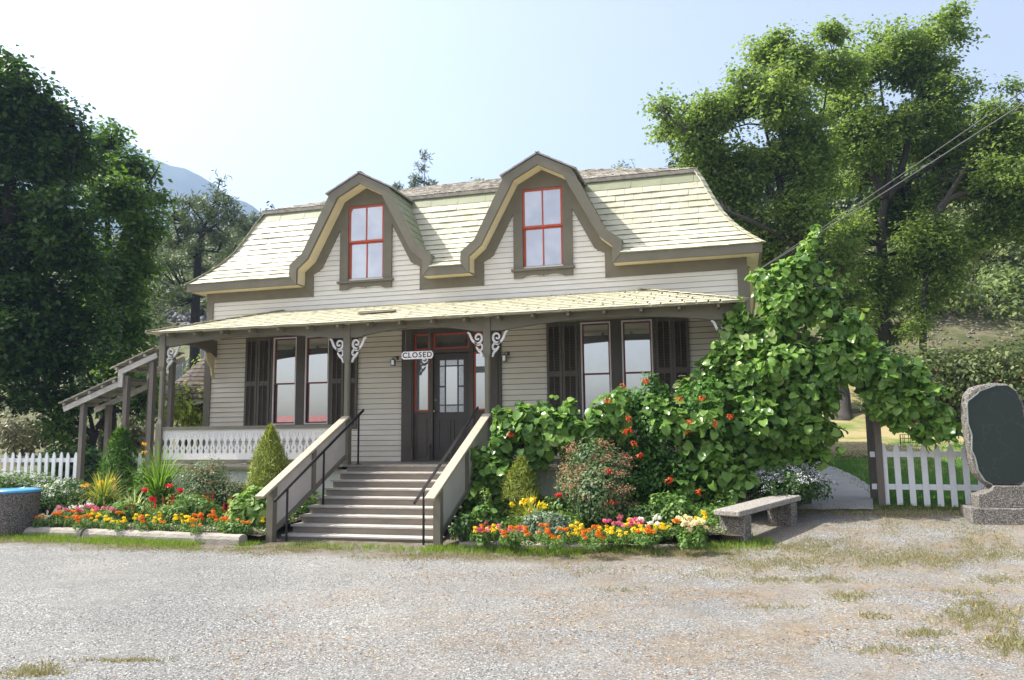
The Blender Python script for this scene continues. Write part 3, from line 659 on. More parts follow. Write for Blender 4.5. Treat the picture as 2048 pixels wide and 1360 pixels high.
# ---------------------------------------------------------------- staircase
N = 10; SX0, SX1 = -6.87, -4.27; SY0 = 10.80; RUN = .2545; RIS = .125
stair = thing('wooden_staircase', 'wide wooden front staircase with pale treads and sloping boarded side rails', 'staircase', (-5.57, 10.9, 0))
for i in range(N-1):
    z = -.10+RIS*i; yb = SY0+RUN*i
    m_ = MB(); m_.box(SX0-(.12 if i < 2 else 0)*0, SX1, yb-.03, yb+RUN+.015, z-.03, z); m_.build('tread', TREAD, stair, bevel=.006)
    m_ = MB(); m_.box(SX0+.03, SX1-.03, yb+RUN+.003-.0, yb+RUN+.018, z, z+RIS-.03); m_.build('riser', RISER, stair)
def side(x, sg):
    z_ = lambda yy: .655+(yy-10.56)*.4654
    cap = MB(); cap.beam((x, 10.50, z_(10.50)), (x, 13.2, z_(13.2)), .155, .045); s_ = cap.build('side_rail', CAPW, stair, bevel=.01)
    pn = MB(); yy = 10.9
    while yy < 13.15:
        y2 = min(yy+.088, 13.18); pn.prismX([(yy, z_(yy)-.68), (yy, z_(yy)-.03), (y2, z_(y2)-.03), (y2, z_(y2)-.68)], x-.012+random.uniform(0, .002), x+.012); yy += .0905
    pn.build('boarding', mat('panel_paint', (.50, .46, .42), .6, .08, 3, .1, 40), s_)
    tp = MB(); tp.prismX([(10.78, -.2), (10.9, -.2), (10.9, z_(10.9)-.03), (10.78, z_(10.78)-.03)], x-.055, x+.055)
    tp.prismX([(11.98, z_(11.98)-.74), (12.07, z_(12.07)-.74), (12.07, z_(12.07)-.03), (11.98, z_(11.98)-.03)], x-.05, x+.05)
    tp.beam((x, 10.9, z_(10.9)-.70), (x, 13.15, z_(13.15)-.70), .08, .07); tp.build('newel_posts', TAUPE, s_)
    st = MB(); st.prismX([(10.78, -.05), (13.1, -.05), (13.1, .95), (12.9, .93), (10.78, .0)], x-.02, x+.02); 
side(-6.93, -1); side(-4.20, 1)
def handrail(x, lab):
    t = thing('metal_handrail', lab, 'handrail', (x, 11.9, 0), 'black metal handrails of the front steps')
    zz = lambda yy: .59+(yy-10.59)*.5
    MB().beam((x, 10.55, zz(10.55)), (x, 13.45, zz(13.45)), .022, .045).build('rail', BLACK, t)
    for yp, zb in ((10.9, -.10), (12.0, .40), (13.25, FL)):
        m_ = MB(); m_.box(x-.013, x+.013, yp-.013, yp+.013, zb, zz(yp)-.01)
        if zb > 1: m_.box(x-.05, x+.05, yp-.03, yp+.03, zb, zb+.012)
        m_.build('post', BLACK, t)
handrail(-6.70, 'thin black metal handrail on the left of the front steps, beside the balustraded bay')
handrail(-4.45, 'thin black metal handrail on the right of the front steps, beside the vines')
# ---------------------------------------------------------------- small things on the house
for x, lab in ((-6.71, 'small grey wall lantern on the siding left of the front door'), (-4.34, 'small grey wall lantern on the siding right of the front door')):
    t = thing('wall_lantern', lab, 'lantern', (x, 14.8, 3.06), 'wall lanterns beside the door')
    m_ = MB(); m_.tube([(x+.05, WY-.02, 3.13), (x+.05, WY-.07, 3.15), (x+.02, WY-.12, 3.14), (x, WY-.13, 3.11)], .009, 6); m_.lathe([(.03, -.005), (.055, .0), (.02, .03), (.006, .045)], (x, WY-.13, 3.08), 4); m_.box(x+.02, x+.08, WY-.03, WY-.01, 3.09, 3.17)
    for i, j in ((-1, -1), (1, -1), (-1, 1), (1, 1)): m_.box(x+i*.035-.005, x+i*.035+.005, WY-.13+j*.035-.005, WY-.13+j*.035+.005, 2.97, 3.08)
    m_.box(x-.042, x+.042, WY-.172, WY-.088, 2.96, 2.975); m_.build('frame', mat('lantern_metal', (.16, .14, .11), .5), t)
    MB().box(x-.033, x+.033, WY-.163, WY-.097, 2.976, 3.078).build('glass', glass_mat('lantern_glass', (.35, .36, .35), .3), t)
sg = thing('hanging_sign', 'small white octagonal-ended sign reading CLOSED hanging under the porch beam', 'sign', (-5.54, PY, 3.0))
m_ = MB(); a, b, c, d = -5.85, -5.235, 2.915, 3.055
m_.prismY([(a+.035, c), (b-.035, c), (b, c+.04), (b, d-.04), (b-.035, d), (a+.035, d), (a, d-.04), (a, c+.04)], PY-.012, PY+.012); m_.build('board', mat('sign_white', (.80, .76, .74), .5, .02), sg)
m_ = MB()
for x in (a+.07, b-.07):
    z = d
    while z < 3.50: m_.tube([(x+(.004 if int(z*40) % 2 else -.004), PY, z), (x, PY, z+.028)], .004, 5); z += .024
m_.build('chain', mat('chain_metal', (.15, .13, .11), .5), sg)
fc = bpy.data.curves.new('lettering', 'FONT'); fc.body = 'CLOSED'; fc.size = .135; fc.align_x = 'CENTER'; fc.align_y = 'CENTER'; fc.extrude = .002; fc.offset = .0022; fc.space_character = 1.22
tmp = bpy.data.objects.new('tmp', fc); COL.objects.link(tmp)
dg = bpy.context.evaluated_depsgraph_get(); me = bpy.data.meshes.new_from_object(tmp.evaluated_get(dg)); bpy.data.objects.remove(tmp)
me.name = 'lettering'; me.transform(Matrix.Rotation(math.pi/2, 4, 'X')); me.transform(Matrix.Translation((-5.542, PY-.0135, 2.985)))
me.materials.clear(); me.materials.append(mat('sign_black', (.015, .015, .015), .5))
lt = bpy.data.objects.new('lettering', me); COL.objects.link(lt); lt.parent = sg; rebase(lt)
# serifs that give the letters their old-style look
m_ = MB()
for x, z, w_ in ((-5.712, 2.944, .05), (-5.712, 3.027, .03), (-5.39, 2.944, .05), (-5.39, 3.027, .05), (-5.315, 2.944, .03), (-5.315, 3.027, .03)): m_.box(x-w_/2, x+w_/2, PY-.0158, PY-.0122, z-.004, z+.004)
m_.build('serifs', mat('sign_black', (.015, .015, .015)), sg)
m_ = MB(); p = Vector(onY(717, 621, 13.62)); q = Vector(onY(788, 615, 13.62)); 
t_ = MB(); t_.beam((p.x, 13.62, 3.885), (q.x, 13.70, 3.915), .10, .035); tag(t_.build('loose_board', WOODG), 'short weathered board lying loose on the porch roof', 'board')
# overhead cables to the right house corner
pe = [onY(1497, 552, 14.87), at(2048, 163, 9), at(2048, 188, 9)]
for e, lab, r_ in ((pe[1], 'upper thin overhead cable running from the right house corner', .007), (pe[2], 'lower pale overhead cable running from the right house corner', .008)):
    a = Vector(pe[0]); b = Vector(e); b = a+(b-a)*1.9; m_ = MB()
    m_.tube([a+(b-a)*(i/24)+Vector((0, 0, -.10*4*(i/24)*(1-i/24))) for i in range(25)], r_, 6)
    tag(m_.build('overhead_cable', mat('cable_grey', (.10, .10, .10), .6)), lab, 'cable', 'overhead cables')
m_ = MB(); m_.tube([(.315, 14.86, 3.6), (.315, 14.86, 4.5), (.33, 14.84, 4.56)], [.018, .018, .028], 8); m_.box(.30, .34, 14.82, 14.86, 4.28, 4.38); m_.build('service_pipe', mat('lantern_metal', (.16, .14, .11)), house)
# ---------------------------------------------------------------- stone and concrete things
_T = 2*1.006**np.arange(760)
def onH(px, py):
    d = ray(px, py); P_ = CP+d[None]*_T[:, None]; k = np.argmax(P_[:, 2] <= H(P_[:, 0], P_[:, 1])); return P_[k].copy() if k else P_[-1].copy()
def pebble_mat(name, dark, mid, light, scale=70):
    m = bpy.data.materials.new(name); m.use_nodes = True; n = m.node_tree.nodes; l = m.node_tree.links; p = n['Principled BSDF']; p.inputs['Roughness'].default_value = .8
    tc = n.new('ShaderNodeTexCoord'); v = n.new('ShaderNodeTexVoronoi'); v.inputs['Scale'].default_value = scale; l.new(tc.outputs['Object'], v.inputs[0])
    s = n.new('ShaderNodeSeparateColor'); l.new(v.outputs['Color'], s.inputs[0]); r = n.new('ShaderNodeValToRGB'); e = r.color_ramp.elements
    e[0].color = dark+(1,); e[1].color = light+(1,); x = e.new(.55); x.color = mid+(1,); l.new(s.outputs[0], r.inputs[0]); l.new(r.outputs[0], p.inputs['Base Color'])
    b = n.new('ShaderNodeBump'); b.inputs['Distance'].default_value = .012; b.inputs['Strength'].default_value = .9; b.invert = True; l.new(v.outputs['Distance'], b.inputs['Height']); l.new(b.outputs[0], p.inputs['Normal'])
    return m
PEB = pebble_mat('exposed_aggregate', (.05, .045, .04), (.17, .155, .135), (.46, .42, .37), 115)
PEBD = pebble_mat('dark_aggregate', (.02, .02, .02), (.10, .09, .08), (.42, .38, .33), 125)
PEBT = pebble_mat('pale_aggregate', (.16, .14, .12), (.36, .33, .29), (.62, .58, .52), 130)
def kerb(p, q, hgt, lab, w_=.22, seg=1):
    p = Vector(p); q = Vector(q); d = (q-p).normalized(); s_ = Vector((d.y, -d.x, 0)); m_ = MB(); n = 24
    prof = [(w_/2, -.1), (w_/2, hgt*.55), (w_/2-.025, hgt*.86), (w_/2-.07, hgt), (-w_/2+.07, hgt), (-w_/2+.02, hgt*.8), (-w_/2, -.1)]
    for k in range(n+1):
        c = p+(q-p)*(k/n)
        for a, z in prof:
            v = c+s_*(a+random.uniform(-.003, .003)); m_.v.append((v.x, v.y, z+random.uniform(-.004, .004)))
    L = len(prof)
    for k in range(n):
        for j in range(L-1): m_.f.append((k*L+j, (k+1)*L+j, (k+1)*L+j+1, k*L+j+1))
    m_.f.append(tuple(range(L))); m_.f.append(tuple(range(n*L+L-1, n*L-1, -1)))
    return tag(m_.build('concrete_kerb', CONC, smooth=False), lab, 'kerb')
KA = onH(40, 1072); KB = onH(160, 1078); KC = onH(478, 1092); KD = onH(918, 1098); KE = onH(1352, 1098)
def kerb3(a, b, off, hh_, lab): o = kerb((a[0]+off, a[1]+.1, 0), (b[0], b[1]+.1, 0), hh_, lab); o.location.z = (a[2]+b[2])/2; return o
kerb3(KA, KB, 0, .15, 'short stub of concrete kerb beside the round litter bin')
kerb3(KB, KC, .06, .155, 'long rounded concrete kerb in front of the left flower bed')
kerb3(KD, KE, 0, .075, 'low concrete kerb in front of the right flower bed')
# litter bin
bc = onH(-16, 1078); bc[1] += .4; bc[2] = h(bc[0], bc[1])
t = thing('litter_bin', 'round pebble-faced concrete litter bin with a bright blue lid', 'bin', tuple(bc))
def rs_(P_, k=.78): return [(a*k, b) for a, b in P_]
MB().lathe(rs_([(.36, 0), (.41, .02), (.435, .10), (.455, .45), (.47, .68), (.475, .70), (.42, .705)]), tuple(bc), 48).build('body', PEBD, t, True)
MB().lathe(rs_([(.465, .705), (.48, .712), (.485, .735), (.475, .75), (.40, .765), (.16, .775), (.15, .76), (.14, .70)]), tuple(bc), 48).build('lid', mat('blue_plastic', (.10, .33, .62), .35, .12, 3), t, True)
# bench
p = Vector(at(1452, 1021, 10.5)); q = Vector(at(1577, 989, 11.7)); d = (q-p); d.normalize(); s_ = Vector((d.y, -d.x, 0)).normalized()
bn = thing('stone_bench', 'low pebbled concrete bench beside the white phlox at the garden gate', 'bench', tuple((p+q)/2-Vector((0, 0, .4))))
m_ = MB(); m_.beam(p-Vector((0, 0, .04)), q-Vector((0, 0, .04)), .40, .08); m_.build('seat', PEBT, bn, bevel=.018)
for c in (p+d*.22, q-d*.22):
    m_ = MB(); g0 = h(c.x, c.y)-.05; top = c.z-.082
    P_ = [(-.18, g0), (.18, g0), (.195, top), (-.195, top)]
    i0 = len(m_.v)
    for e in (-.09, .09): m_.v += [tuple(Vector((c.x, c.y, 0))+s_*u+Vector((d.x, d.y, 0))*e+Vector((0, 0, v))) for u, v in P_]
    m_.f += [(0, 1, 2, 3), (7, 6, 5, 4), (0, 4, 5, 1), (1, 5, 6, 2), (2, 6, 7, 3), (3, 7, 4, 0)]; m_.build('leg', PEB, bn, bevel=.01)
# monument
mcx, my0, my1 = 3.60, 12.72, 12.98
mo = thing('stone_monument', 'upright oval pebbled concrete monument with a dark slate face on a stepped base', 'monument', (mcx, 12.85, .2))
m_ = MB(); m_.box(mcx-.50, mcx+.60, 12.55, 13.12, .1, .44); m_.build('base', PEB, mo, bevel=.02)
m_ = MB(); m_.prismY([(mcx-.38, .44), (mcx+.44, .44), (mcx+.44, .60), (mcx+.40, .62), (mcx+.36, .63), (mcx+.25, .68), (mcx+.21, .74), (mcx-.17, .74), (mcx-.20, .68), (mcx-.30, .63), (mcx-.36, .62), (mcx-.38, .60)], 12.62, 13.05); m_.build('plinth', PEB, mo, bevel=.01)
OL = [(-.19, .73), (-.27, .80), (-.34, .90), (-.39, 1.04), (-.41, 1.3), (-.425, 1.7), (-.415, 1.90), (-.375, 2.04), (-.30, 2.13), (-.18, 2.17), (.0, 2.19), (.15, 2.17), (.26, 2.09), (.33, 1.95), (.365, 1.7), (.385, 1.3), (.38, 1.0), (.34, .88), (.27, .79), (.20, .73)]
m_ = MB(); n = len(OL)
for (yy, s_) in ((my0+.02, .955), (my0, .93), (my0+.05, 1.0), (my1-.03, 1.0), (my1, .96)): pass
for yy, s_ in ((my0, .94), (my0+.012, .97), (my0+.05, 1.0), (my1-.05, 1.0), (my1, .95)):
    m_.v += [(mcx-.02+a*s_, yy, 1.45+(b-1.45)*s_) for a, b in OL]
m_.f.append(tuple(range(n))); m_.f.append(tuple(range(5*n-1, 4*n-1, -1)))
for k in range(4):
    for j in range(n): m_.f.append((k*n+j, (k+1)*n+j, (k+1)*n+(j+1) % n, k*n+(j+1) % n))
m_.build('upright_slab', PEB, mo)
SL = [(-.12, .80), (-.19, .85), (-.25, .98), (-.27, 1.15), (-.30, 1.25), (-.285, 1.45), (-.315, 1.6), (-.31, 1.85), (-.30, 1.90), (-.20, 1.99), (-.17, 2.03), (.0, 2.10), (.12, 2.10), (.20, 2.02), (.245, 1.85), (.27, 1.5), (.29, 1.2), (.30, .95), (.23, .85), (.10, .80)]
sm_ = bpy.data.materials.new('dark_slate'); sm_.use_nodes = True; nn = sm_.node_tree.nodes; ll = sm_.node_tree.links; pp = nn['Principled BSDF']; pp.inputs['Roughness'].default_value = .35
vv = nn.new('ShaderNodeTexVoronoi'); vv.feature = 'DISTANCE_TO_EDGE'; vv.inputs['Scale'].default_value = 4; tcc = nn.new('ShaderNodeTexCoord'); nz = nn.new('ShaderNodeTexNoise'); nz.inputs['Scale'].default_value = 4; nz.inputs['Detail'].default_value = 6
mxx = nn.new('ShaderNodeMix'); mxx.data_type = 'RGBA'; mxx.inputs[0].default_value = .35; ll.new(tcc.outputs['Object'], nz.inputs[0]); ll.new(tcc.outputs['Object'], mxx.inputs[6]); ll.new(nz.outputs['Color'], mxx.inputs[7]); ll.new(mxx.outputs[2], vv.inputs[0])
rr = nn.new('ShaderNodeValToRGB'); rr.color_ramp.elements[0].color = (.045, .06, .055, 1); rr.color_ramp.elements[1].color = (.014, .024, .02, 1); rr.color_ramp.elements[1].position = .012; ll.new(vv.outputs[0], rr.inputs[0]); ll.new(rr.outputs[0], pp.inputs['Base Color'])
bb_ = nn.new('ShaderNodeBump'); bb_.inputs['Strength'].default_value = .3; ll.new(nz.outputs[0], bb_.inputs['Height']); ll.new(bb_.outputs[0], pp.inputs['Normal'])
SL = [(a*1.22, 1.45+(b-1.45)*1.06) for a, b in SL]
MB().prismY([(mcx-.02+a, b) for a, b in SL], my0-.018, my0+.01).build('slate_face', sm_, mo)
m_ = MB(); L_ = len(SL)
for k in range(13):
    a = SL[k]; b = SL[(k+1) % L_]; m_.beam((mcx-.02+a[0]*1.02, my0-.008, 1.45+(a[1]-1.45)*1.015), (mcx-.02+b[0]*1.02, my0-.008, 1.45+(b[1]-1.45)*1.015), .03, .012)
m_.build('slate_edge', mat('pale_slate_edge', (.26, .30, .27), .7, .2, 20), mo)
# ---------------------------------------------------------------- picket fences
FENCEW = mat('fence_white', (.74, .75, .77), .6, .06, 5, .1, 40)
def picket_mesh(w_=.085, hh_=.95, th=.02):
    m_ = MB(); P_ = [(-w_/2, 0), (w_/2, 0), (w_/2, hh_-.13), (w_*.42, hh_-.08), (w_*.24, hh_-.03), (0, hh_), (-w_*.24, hh_-.03), (-w_*.42, hh_-.08), (-w_/2, hh_-.13)]
    m_.prismY(P_, -th/2, th/2); return m_
def picket_fence(lab, xs_, yfun, zt=None, hgt=.95, mt=FENCEW, w_=.085, rails=(.28, .78), rail_ends=None, zoff=0, cat='fence', rz=0):
    x0 = xs_[0]; y0 = yfun(x0); t = thing('picket_fence', lab, cat, (x0, y0, h(x0, y0)))
    first = None
    for x in xs_:
        y = yfun(x); z = h(x, y) if zt is None else zt-hgt
        z += zoff+random.uniform(-.012, .012)
        if first is None:
            o = picket_mesh(w_, hgt).build('picket', mt); first = o
        else:
            o = first.copy(); COL.objects.link(o)
        o.parent = t; o.location = (x-x0, y-y0, z-h(x0, y0)); o.rotation_euler = (random.uniform(-.01, .01), random.uniform(-.012, .012), rz)
    ea, eb = rail_ends or (xs_[0]-.1, xs_[-1]+.1)
    for r_ in rails:
        m_ = MB(); n = 12
        for k in range(n):
            xa = ea+(eb-ea)*k/n; xb = ea+(eb-ea)*(k+1)/n; ya, yb = yfun(xa), yfun(xb)
            za = (h(xa, ya) if zt is None else zt-hgt)+zoff+r_; zb = (h(xb, yb) if zt is None else zt-hgt)+zoff+r_
            m_.beam((xa, ya+.03, za), (xb, yb+.03, zb), .035, .085)
        m_.build('rail', mt, t)
    return t
picket_fence('white picket fence right of the garden gate, behind the stone monument', [2.19+.186*i for i in range(24)], lambda x: 13.6-.1*(x-2.1), zt=1.33, rail_ends=(2.0, 6.6))
picket_fence('white picket fence at the far left, rising out of white phlox', [-13.42-.187*i for i in range(22)], lambda x: 13.6, zt=1.27, rail_ends=(-13.25, -17.5))
picket_fence('short three-picket piece of white fence beside the porch corner post', [-11.98, -11.79, -11.60], lambda x: 13.6, zt=1.26, rail_ends=(-12.15, -11.55))
# ---------------------------------------------------------------- shingled wing arbours at both ends of the porch
def arbour(mir, lab, up):
    X = (lambda x: x) if not mir else (lambda x: 2*-5.58-x)
    t = thing('garden_arbour', lab, 'arbour', (X(-12.6), 13.6, .35))
    for x, top, y in ((-13.28, 2.30, 13.6), (-12.2, 2.86, 13.6), (-11.57, 3.15, 13.6), (-11.43, 3.15, 14.0), (-12.2, 2.86, 14.3), (-13.28, 2.30, 14.3)):
        MB().box(X(x)-.05, X(x)+.05, y-.05, y+.05, .1, top-.02).build('post', mat('brown_post', (.17, .145, .12) if not mir else (.10, .075, .06), .75, .15, 8, .3, 60, stretch=(8, 8, 1)), t)
    for y in (13.52, 14.36):
        m_ = MB(); m_.beam((X(-13.72), y, 2.17), (X(-12.36), y, 2.66), .035, .11); m_.beam((X(-12.30), y, 2.92), (X(-11.42), y, 3.24), .035, .11); m_.box(min(X(-12.36), X(-12.24)), max(X(-12.36), X(-12.24)), y-.017, y+.017, 2.60, 2.97)
        m_.build('rafter', mat('arbour_white', (.50, .47, .42), .75, .2, 6, .3, 40), t)
    m_ = MB()
    for (xa, za, xb, zb, n) in ((-13.80, 2.27, -12.36, 2.79, 9), (-12.50, 2.98, -11.46, 3.36, 6)):
        for k in range(n):
            f0, f1 = k/n, (k+1)/n+.05; p0 = Vector((X(xa+(xb-xa)*f0), 13.93, za+(zb-za)*f0+.03)); p1 = Vector((X(xa+(xb-xa)*min(1, f1)), 13.93, za+(zb-za)*min(1, f1)+.012)); m_.beam(p0, p1, .98, .018)
            if k % 2 == 0: q = (p0+p1)/2; m_.box(q.x-.03, q.x+.03, 13.47, 14.40, q.z-.085, q.z-.02)
    m_.build('shingle_coping', WOODG, t)
arbour(False, 'stepped shingle-topped garden arbour descending from the left end of the porch', True)
arbour(True, 'shingle-topped garden arbour at the right of the house, buried under broad-leaved vine', True)
# ---------------------------------------------------------------- lawn, paths, beds
def lawn_mat():
    m = bpy.data.materials.new('lawn_grass'); m.use_nodes = True; n = m.node_tree.nodes; l = m.node_tree.links; p = n['Principled BSDF']; p.inputs['Roughness'].default_value = .95; p.inputs['Specular IOR Level'].default_value = .1
    tc = n.new('ShaderNodeTexCoord'); t = n.new('ShaderNodeTexNoise'); t.inputs['Scale'].default_value = .5; t.inputs['Detail'].default_value = 8; t.inputs['Roughness'].default_value = .75; l.new(tc.outputs['Object'], t.inputs[0])
    sp = n.new('ShaderNodeSeparateXYZ'); l.new(tc.outputs['Object'], sp.inputs[0]); mr_ = n.new('ShaderNodeMapRange'); mr_.inputs[1].default_value = 16; mr_.inputs[2].default_value = 22; mr_.inputs[3].default_value = -.12; mr_.inputs[4].default_value = .12; l.new(sp.outputs[1], mr_.inputs[0])  # near lawn shifted to dark green as painted shade, far lawn to dry grass
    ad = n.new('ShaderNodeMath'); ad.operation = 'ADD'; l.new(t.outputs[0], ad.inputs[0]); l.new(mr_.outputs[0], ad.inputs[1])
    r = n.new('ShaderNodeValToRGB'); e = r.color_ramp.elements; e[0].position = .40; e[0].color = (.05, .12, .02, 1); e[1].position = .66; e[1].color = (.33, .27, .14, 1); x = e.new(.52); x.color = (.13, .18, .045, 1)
    l.new(ad.outputs[0], r.inputs[0]); l.new(r.outputs[0], p.inputs['Base Color']); b = n.new('ShaderNodeBump'); b.inputs['Strength'].default_value = .6; t2 = n.new('ShaderNodeTexNoise'); t2.inputs['Scale'].default_value = 60; l.new(tc.outputs['Object'], t2.inputs[0]); l.new(t2.outputs[0], b.inputs['Height']); l.new(b.outputs[0], p.inputs['Normal'])
    return m
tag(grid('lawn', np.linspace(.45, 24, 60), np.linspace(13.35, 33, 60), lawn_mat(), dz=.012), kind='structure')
def path(name, cl, w_, m, dz=.02):
    V = []; F = []; n = len(cl)
    for k in range(n):
        a = np.array(cl[max(k-1, 0)]); b = np.array(cl[min(k+1, n-1)]); d_ = norm(b-a); s_ = np.array([d_[1], -d_[0]])
        for u in (-1, -.33, .33, 1):
            q = np.array(cl[k])+s_*u*w_/2; V.append((q[0], q[1], h(q[0], q[1])+dz))
    for k in range(n-1):
        for j in range(3): F.append((k*4+j, k*4+j+1, k*4+5+j, k*4+4+j))
    return tag(rawmesh(name, V, F, m), kind='structure')
PATHM = mat('path_concrete', (.34, .32, .30), .9, .1, 3, .3, 60, col2=(.42, .40, .37))
V = []; F = []; PR_ = [(1024, 1585, 1747), (978, 1590, 1744), (957, 1598, 1710), (944, 1603, 1682), (934, 1607, 1658), (927, 1611, 1640)]
nr_ = 40
for k in range(nr_):
    py = 1024+(927-1024)*k/(nr_-1); xl = np.interp(-py, [-a[0] for a in PR_], [a[1] for a in PR_]); xr = np.interp(-py, [-a[0] for a in PR_], [a[2] for a in PR_])
    for u in np.linspace(0, 1, 9):
        q = onH(xl+(xr-xl)*u, py); V.append((q[0], q[1], h(q[0], q[1])+.035))
for k in range(nr_-1):
    for j in range(8): F.append((k*9+j, k*9+j+1, k*9+10+j, k*9+9+j))
tag(rawmesh('path', V, F, PATHM, smooth=True), kind='structure')
path('path', [(-11.2, 11.3), (-11.9, 12.2), (-12.5, 13.2), (-12.75, 14.2), (-12.9, 16), (-13.2, 18)], .9, PATHM)
SOIL = mat('bed_soil', (.075, .055, .04), .95, .3, 20, .7, 50)
def bedz(x, y): return H(x, y)+.12+.04*sm((y-10.6)/2)+.0*x
def bed(x0, x1, yf0, yf1):
    X = np.linspace(x0, x1, 30); V = []; F = []; ny = 14
    for i in range(ny):
        for x in X:
            yf = yf0+(yf1-yf0)*(x-x0)/(x1-x0); y = yf+(13.18-yf)*i/(ny-1); V.append((x, y, float(bedz(x, y))+rng.normal()*.008))
    for i in range(ny-1):
        for j in range(29): F.append((i*30+j, i*30+j+1, (i+1)*30+j+1, (i+1)*30+j))
    tag(rawmesh('soil', V, F, SOIL), kind='structure')
bed(KA[0]-.1, -7.0, KA[1]+.17, KC[1]+.17); bed(-4.12, .0, KD[1]+.15, KE[1]+.25)
# ---------------------------------------------------------------- things beyond the fences
gz = at(418, 760, 26); gx, gy = gz[0], gz[1]; gb = h(gx, gy)
t = thing('gazebo', 'small open gazebo with a dark shingled roof seen under the porch, behind the railing', 'gazebo', (gx, gy, gb))
m_ = MB(); za, zr = at(330, 803, 26)[2], at(418, 706, 26)[2]; rr_ = 1.62
for k in range(8):
    a0, a1 = k*math.pi/4+.2, (k+1)*math.pi/4+.2
    nrow = 11; 
    for q in range(nrow):
        f0, f1 = q/nrow, (q+1)/nrow
        def pt(a_, f, up=0): r_ = rr_*(1-f)+.02; return (gx+r_*math.cos(a_), gy+r_*math.sin(a_), za+(zr-za)*f+up)
        ntile = max(1, int(6*(1-f0)))
        for j in range(ntile):
            b0 = a0+(a1-a0)*j/ntile; b1 = a0+(a1-a0)*(j+1)/ntile-.004
            u = .02+random.uniform(0, .015); m_.poly([pt(b0, f0, u), pt(b1, f0, u), pt(b1, f1, .004), pt(b0, f1, .004)]); m_.poly([pt(b0, f0, 0), pt(b1, f0, 0), pt(b1, f0, u), pt(b0, f0, u)])
m_.build('roof', mat('old_brown_shingle', (.05, .038, .03), .85, .3, 8, .4, 40, col2=(.13, .10, .075)), t)
pm = mat('gazebo_post', (.06, .045, .035), .7)
for k in range(8):
    a_ = k*math.pi/4+.2; MB().box(gx+1.42*math.cos(a_)-.05, gx+1.42*math.cos(a_)+.05, gy+1.42*math.sin(a_)-.05, gy+1.42*math.sin(a_)+.05, gb-.1, za-.02).build('post', pm, t)
m_ = MB()
for k in range(8):
    a0, a1 = k*math.pi/4+.2, (k+1)*math.pi/4+.2; P0 = Vector((gx+1.45*math.cos(a0), gy+1.45*math.sin(a0), 0)); P1 = Vector((gx+1.45*math.cos(a1), gy+1.45*math.sin(a1), 0)); prev = None
    for j in range(13):
        u = j/12; c = P0+(P1-P0)*u; zz_ = za-.12-.16*(1-math.sin(math.pi*u))
        if prev: m_.poly([(prev[0].x, prev[0].y, prev[1]), (c.x, c.y, zz_), (c.x, c.y, za), (prev[0].x, prev[0].y, za)])
        prev = (c, zz_)
m_.build('valance', WHITE, t)
def dist_fence(lab, p0, p1, n, hgt, mt, dz=0):
    a = np.array(p0); b = np.array(p1); t = thing('picket_fence', lab, 'fence', (a[0], a[1], h(a[0], a[1]))); first = None; base = np.array([a[0], a[1], h(a[0], a[1])])
    ang = math.atan2(b[1]-a[1], b[0]-a[0])
    for k in range(n):
        c = a+(b-a)*k/(n-1); z = h(c[0], c[1])-.15
        if first is None: first = o = picket_mesh(.11, hgt, .03).build('picket', mt)
        else: o = first.copy(); COL.objects.link(o)
        o.parent = t; o.location = (c[0]-base[0], c[1]-base[1], z-base[2]); o.rotation_euler = (0, random.uniform(-.03, .03), ang)
    m_ = MB()
    for r_ in (.3, hgt-.45):
        for k in range(n-1):
            c0 = a+(b-a)*k/(n-1); c1 = a+(b-a)*(k+1)/(n-1); m_.beam((c0[0], c0[1], h(c0[0], c0[1])+r_), (c1[0], c1[1], h(c1[0], c1[1])+r_), .04, .09)
    m_.build('rail', mt, t)
GREYF = mat('aged_fence', (.42, .41, .40), .8, .15, 8)
a = onH(325, 800); b = onH(448, 700)
dist_fence('grey-white picket fence climbing the hillside above the gazebo', (a[0], a[1]), (b[0], b[1]), 46, 1.35, GREYF)
a = onH(0, 880); b = onH(130, 862)
dist_fence('old grey picket fence across the slope behind the dark tree', (a[0]-2, a[1]), (b[0], b[1]), 30, .9, mat('old_fence', (.24, .22, .20), .85, .2, 8))
def scree(name, lab, x0, x1, y0, y1, n, s0, s1, mt, pxpoly):
    V = []; F = []; A = []; base = norm(np.array([(a_, b_, c_) for a_ in (-1, 1) for b_ in (-1, 1) for c_ in (-1, 1)], float)); q = np.array([(0, 1, 3, 2), (4, 6, 7, 5), (0, 4, 5, 1), (2, 3, 7, 6), (0, 2, 6, 4), (1, 5, 7, 3)])
    k = 0
    while k < n:
        u_, v_ = random.gauss(0, .42), random.gauss(0, .42)
        if abs(u_) > 1.2 or abs(v_) > 1.2 or math.sin(u_*17+v_*8)+math.sin(v_*19-u_*9)+random.uniform(-.8, .8) < -.2: continue
        px_, py_ = (pxpoly[0]+pxpoly[2])/2+u_*(pxpoly[2]-pxpoly[0])/2, (pxpoly[1]+pxpoly[3])/2+v_*(pxpoly[3]-pxpoly[1])/2-u_*pxpoly[4]; p_ = onH(px_, py_)
        if p_[1] > 150: k += 1; continue
        s_ = random.uniform(s0, s1); v = base*rng.uniform(.5, 1.2, (8, 3))*s_+rng.normal(size=(8, 3))*s_*.12; V.append(v+np.array([p_[0], p_[1], h(p_[0], p_[1])+s_*.2])); F.append(q+8*len(F)); A.append(np.full(8, random.random())); k += 1
    o = rawmesh(name, np.concatenate(V), np.concatenate(F), mt, None, np.concatenate(A)); tag(o, lab, 'rocks', kind='stuff')
scree('rock_pile', 'pile of dark grey boulders on the hillside left of the house', 0, 0, 0, 0, 700, .10, .34, mat('dark_rock', (.05, .05, .055), .9, col2=(.28, .27, .26), attr=True), (290, 580, 450, 655, 0))
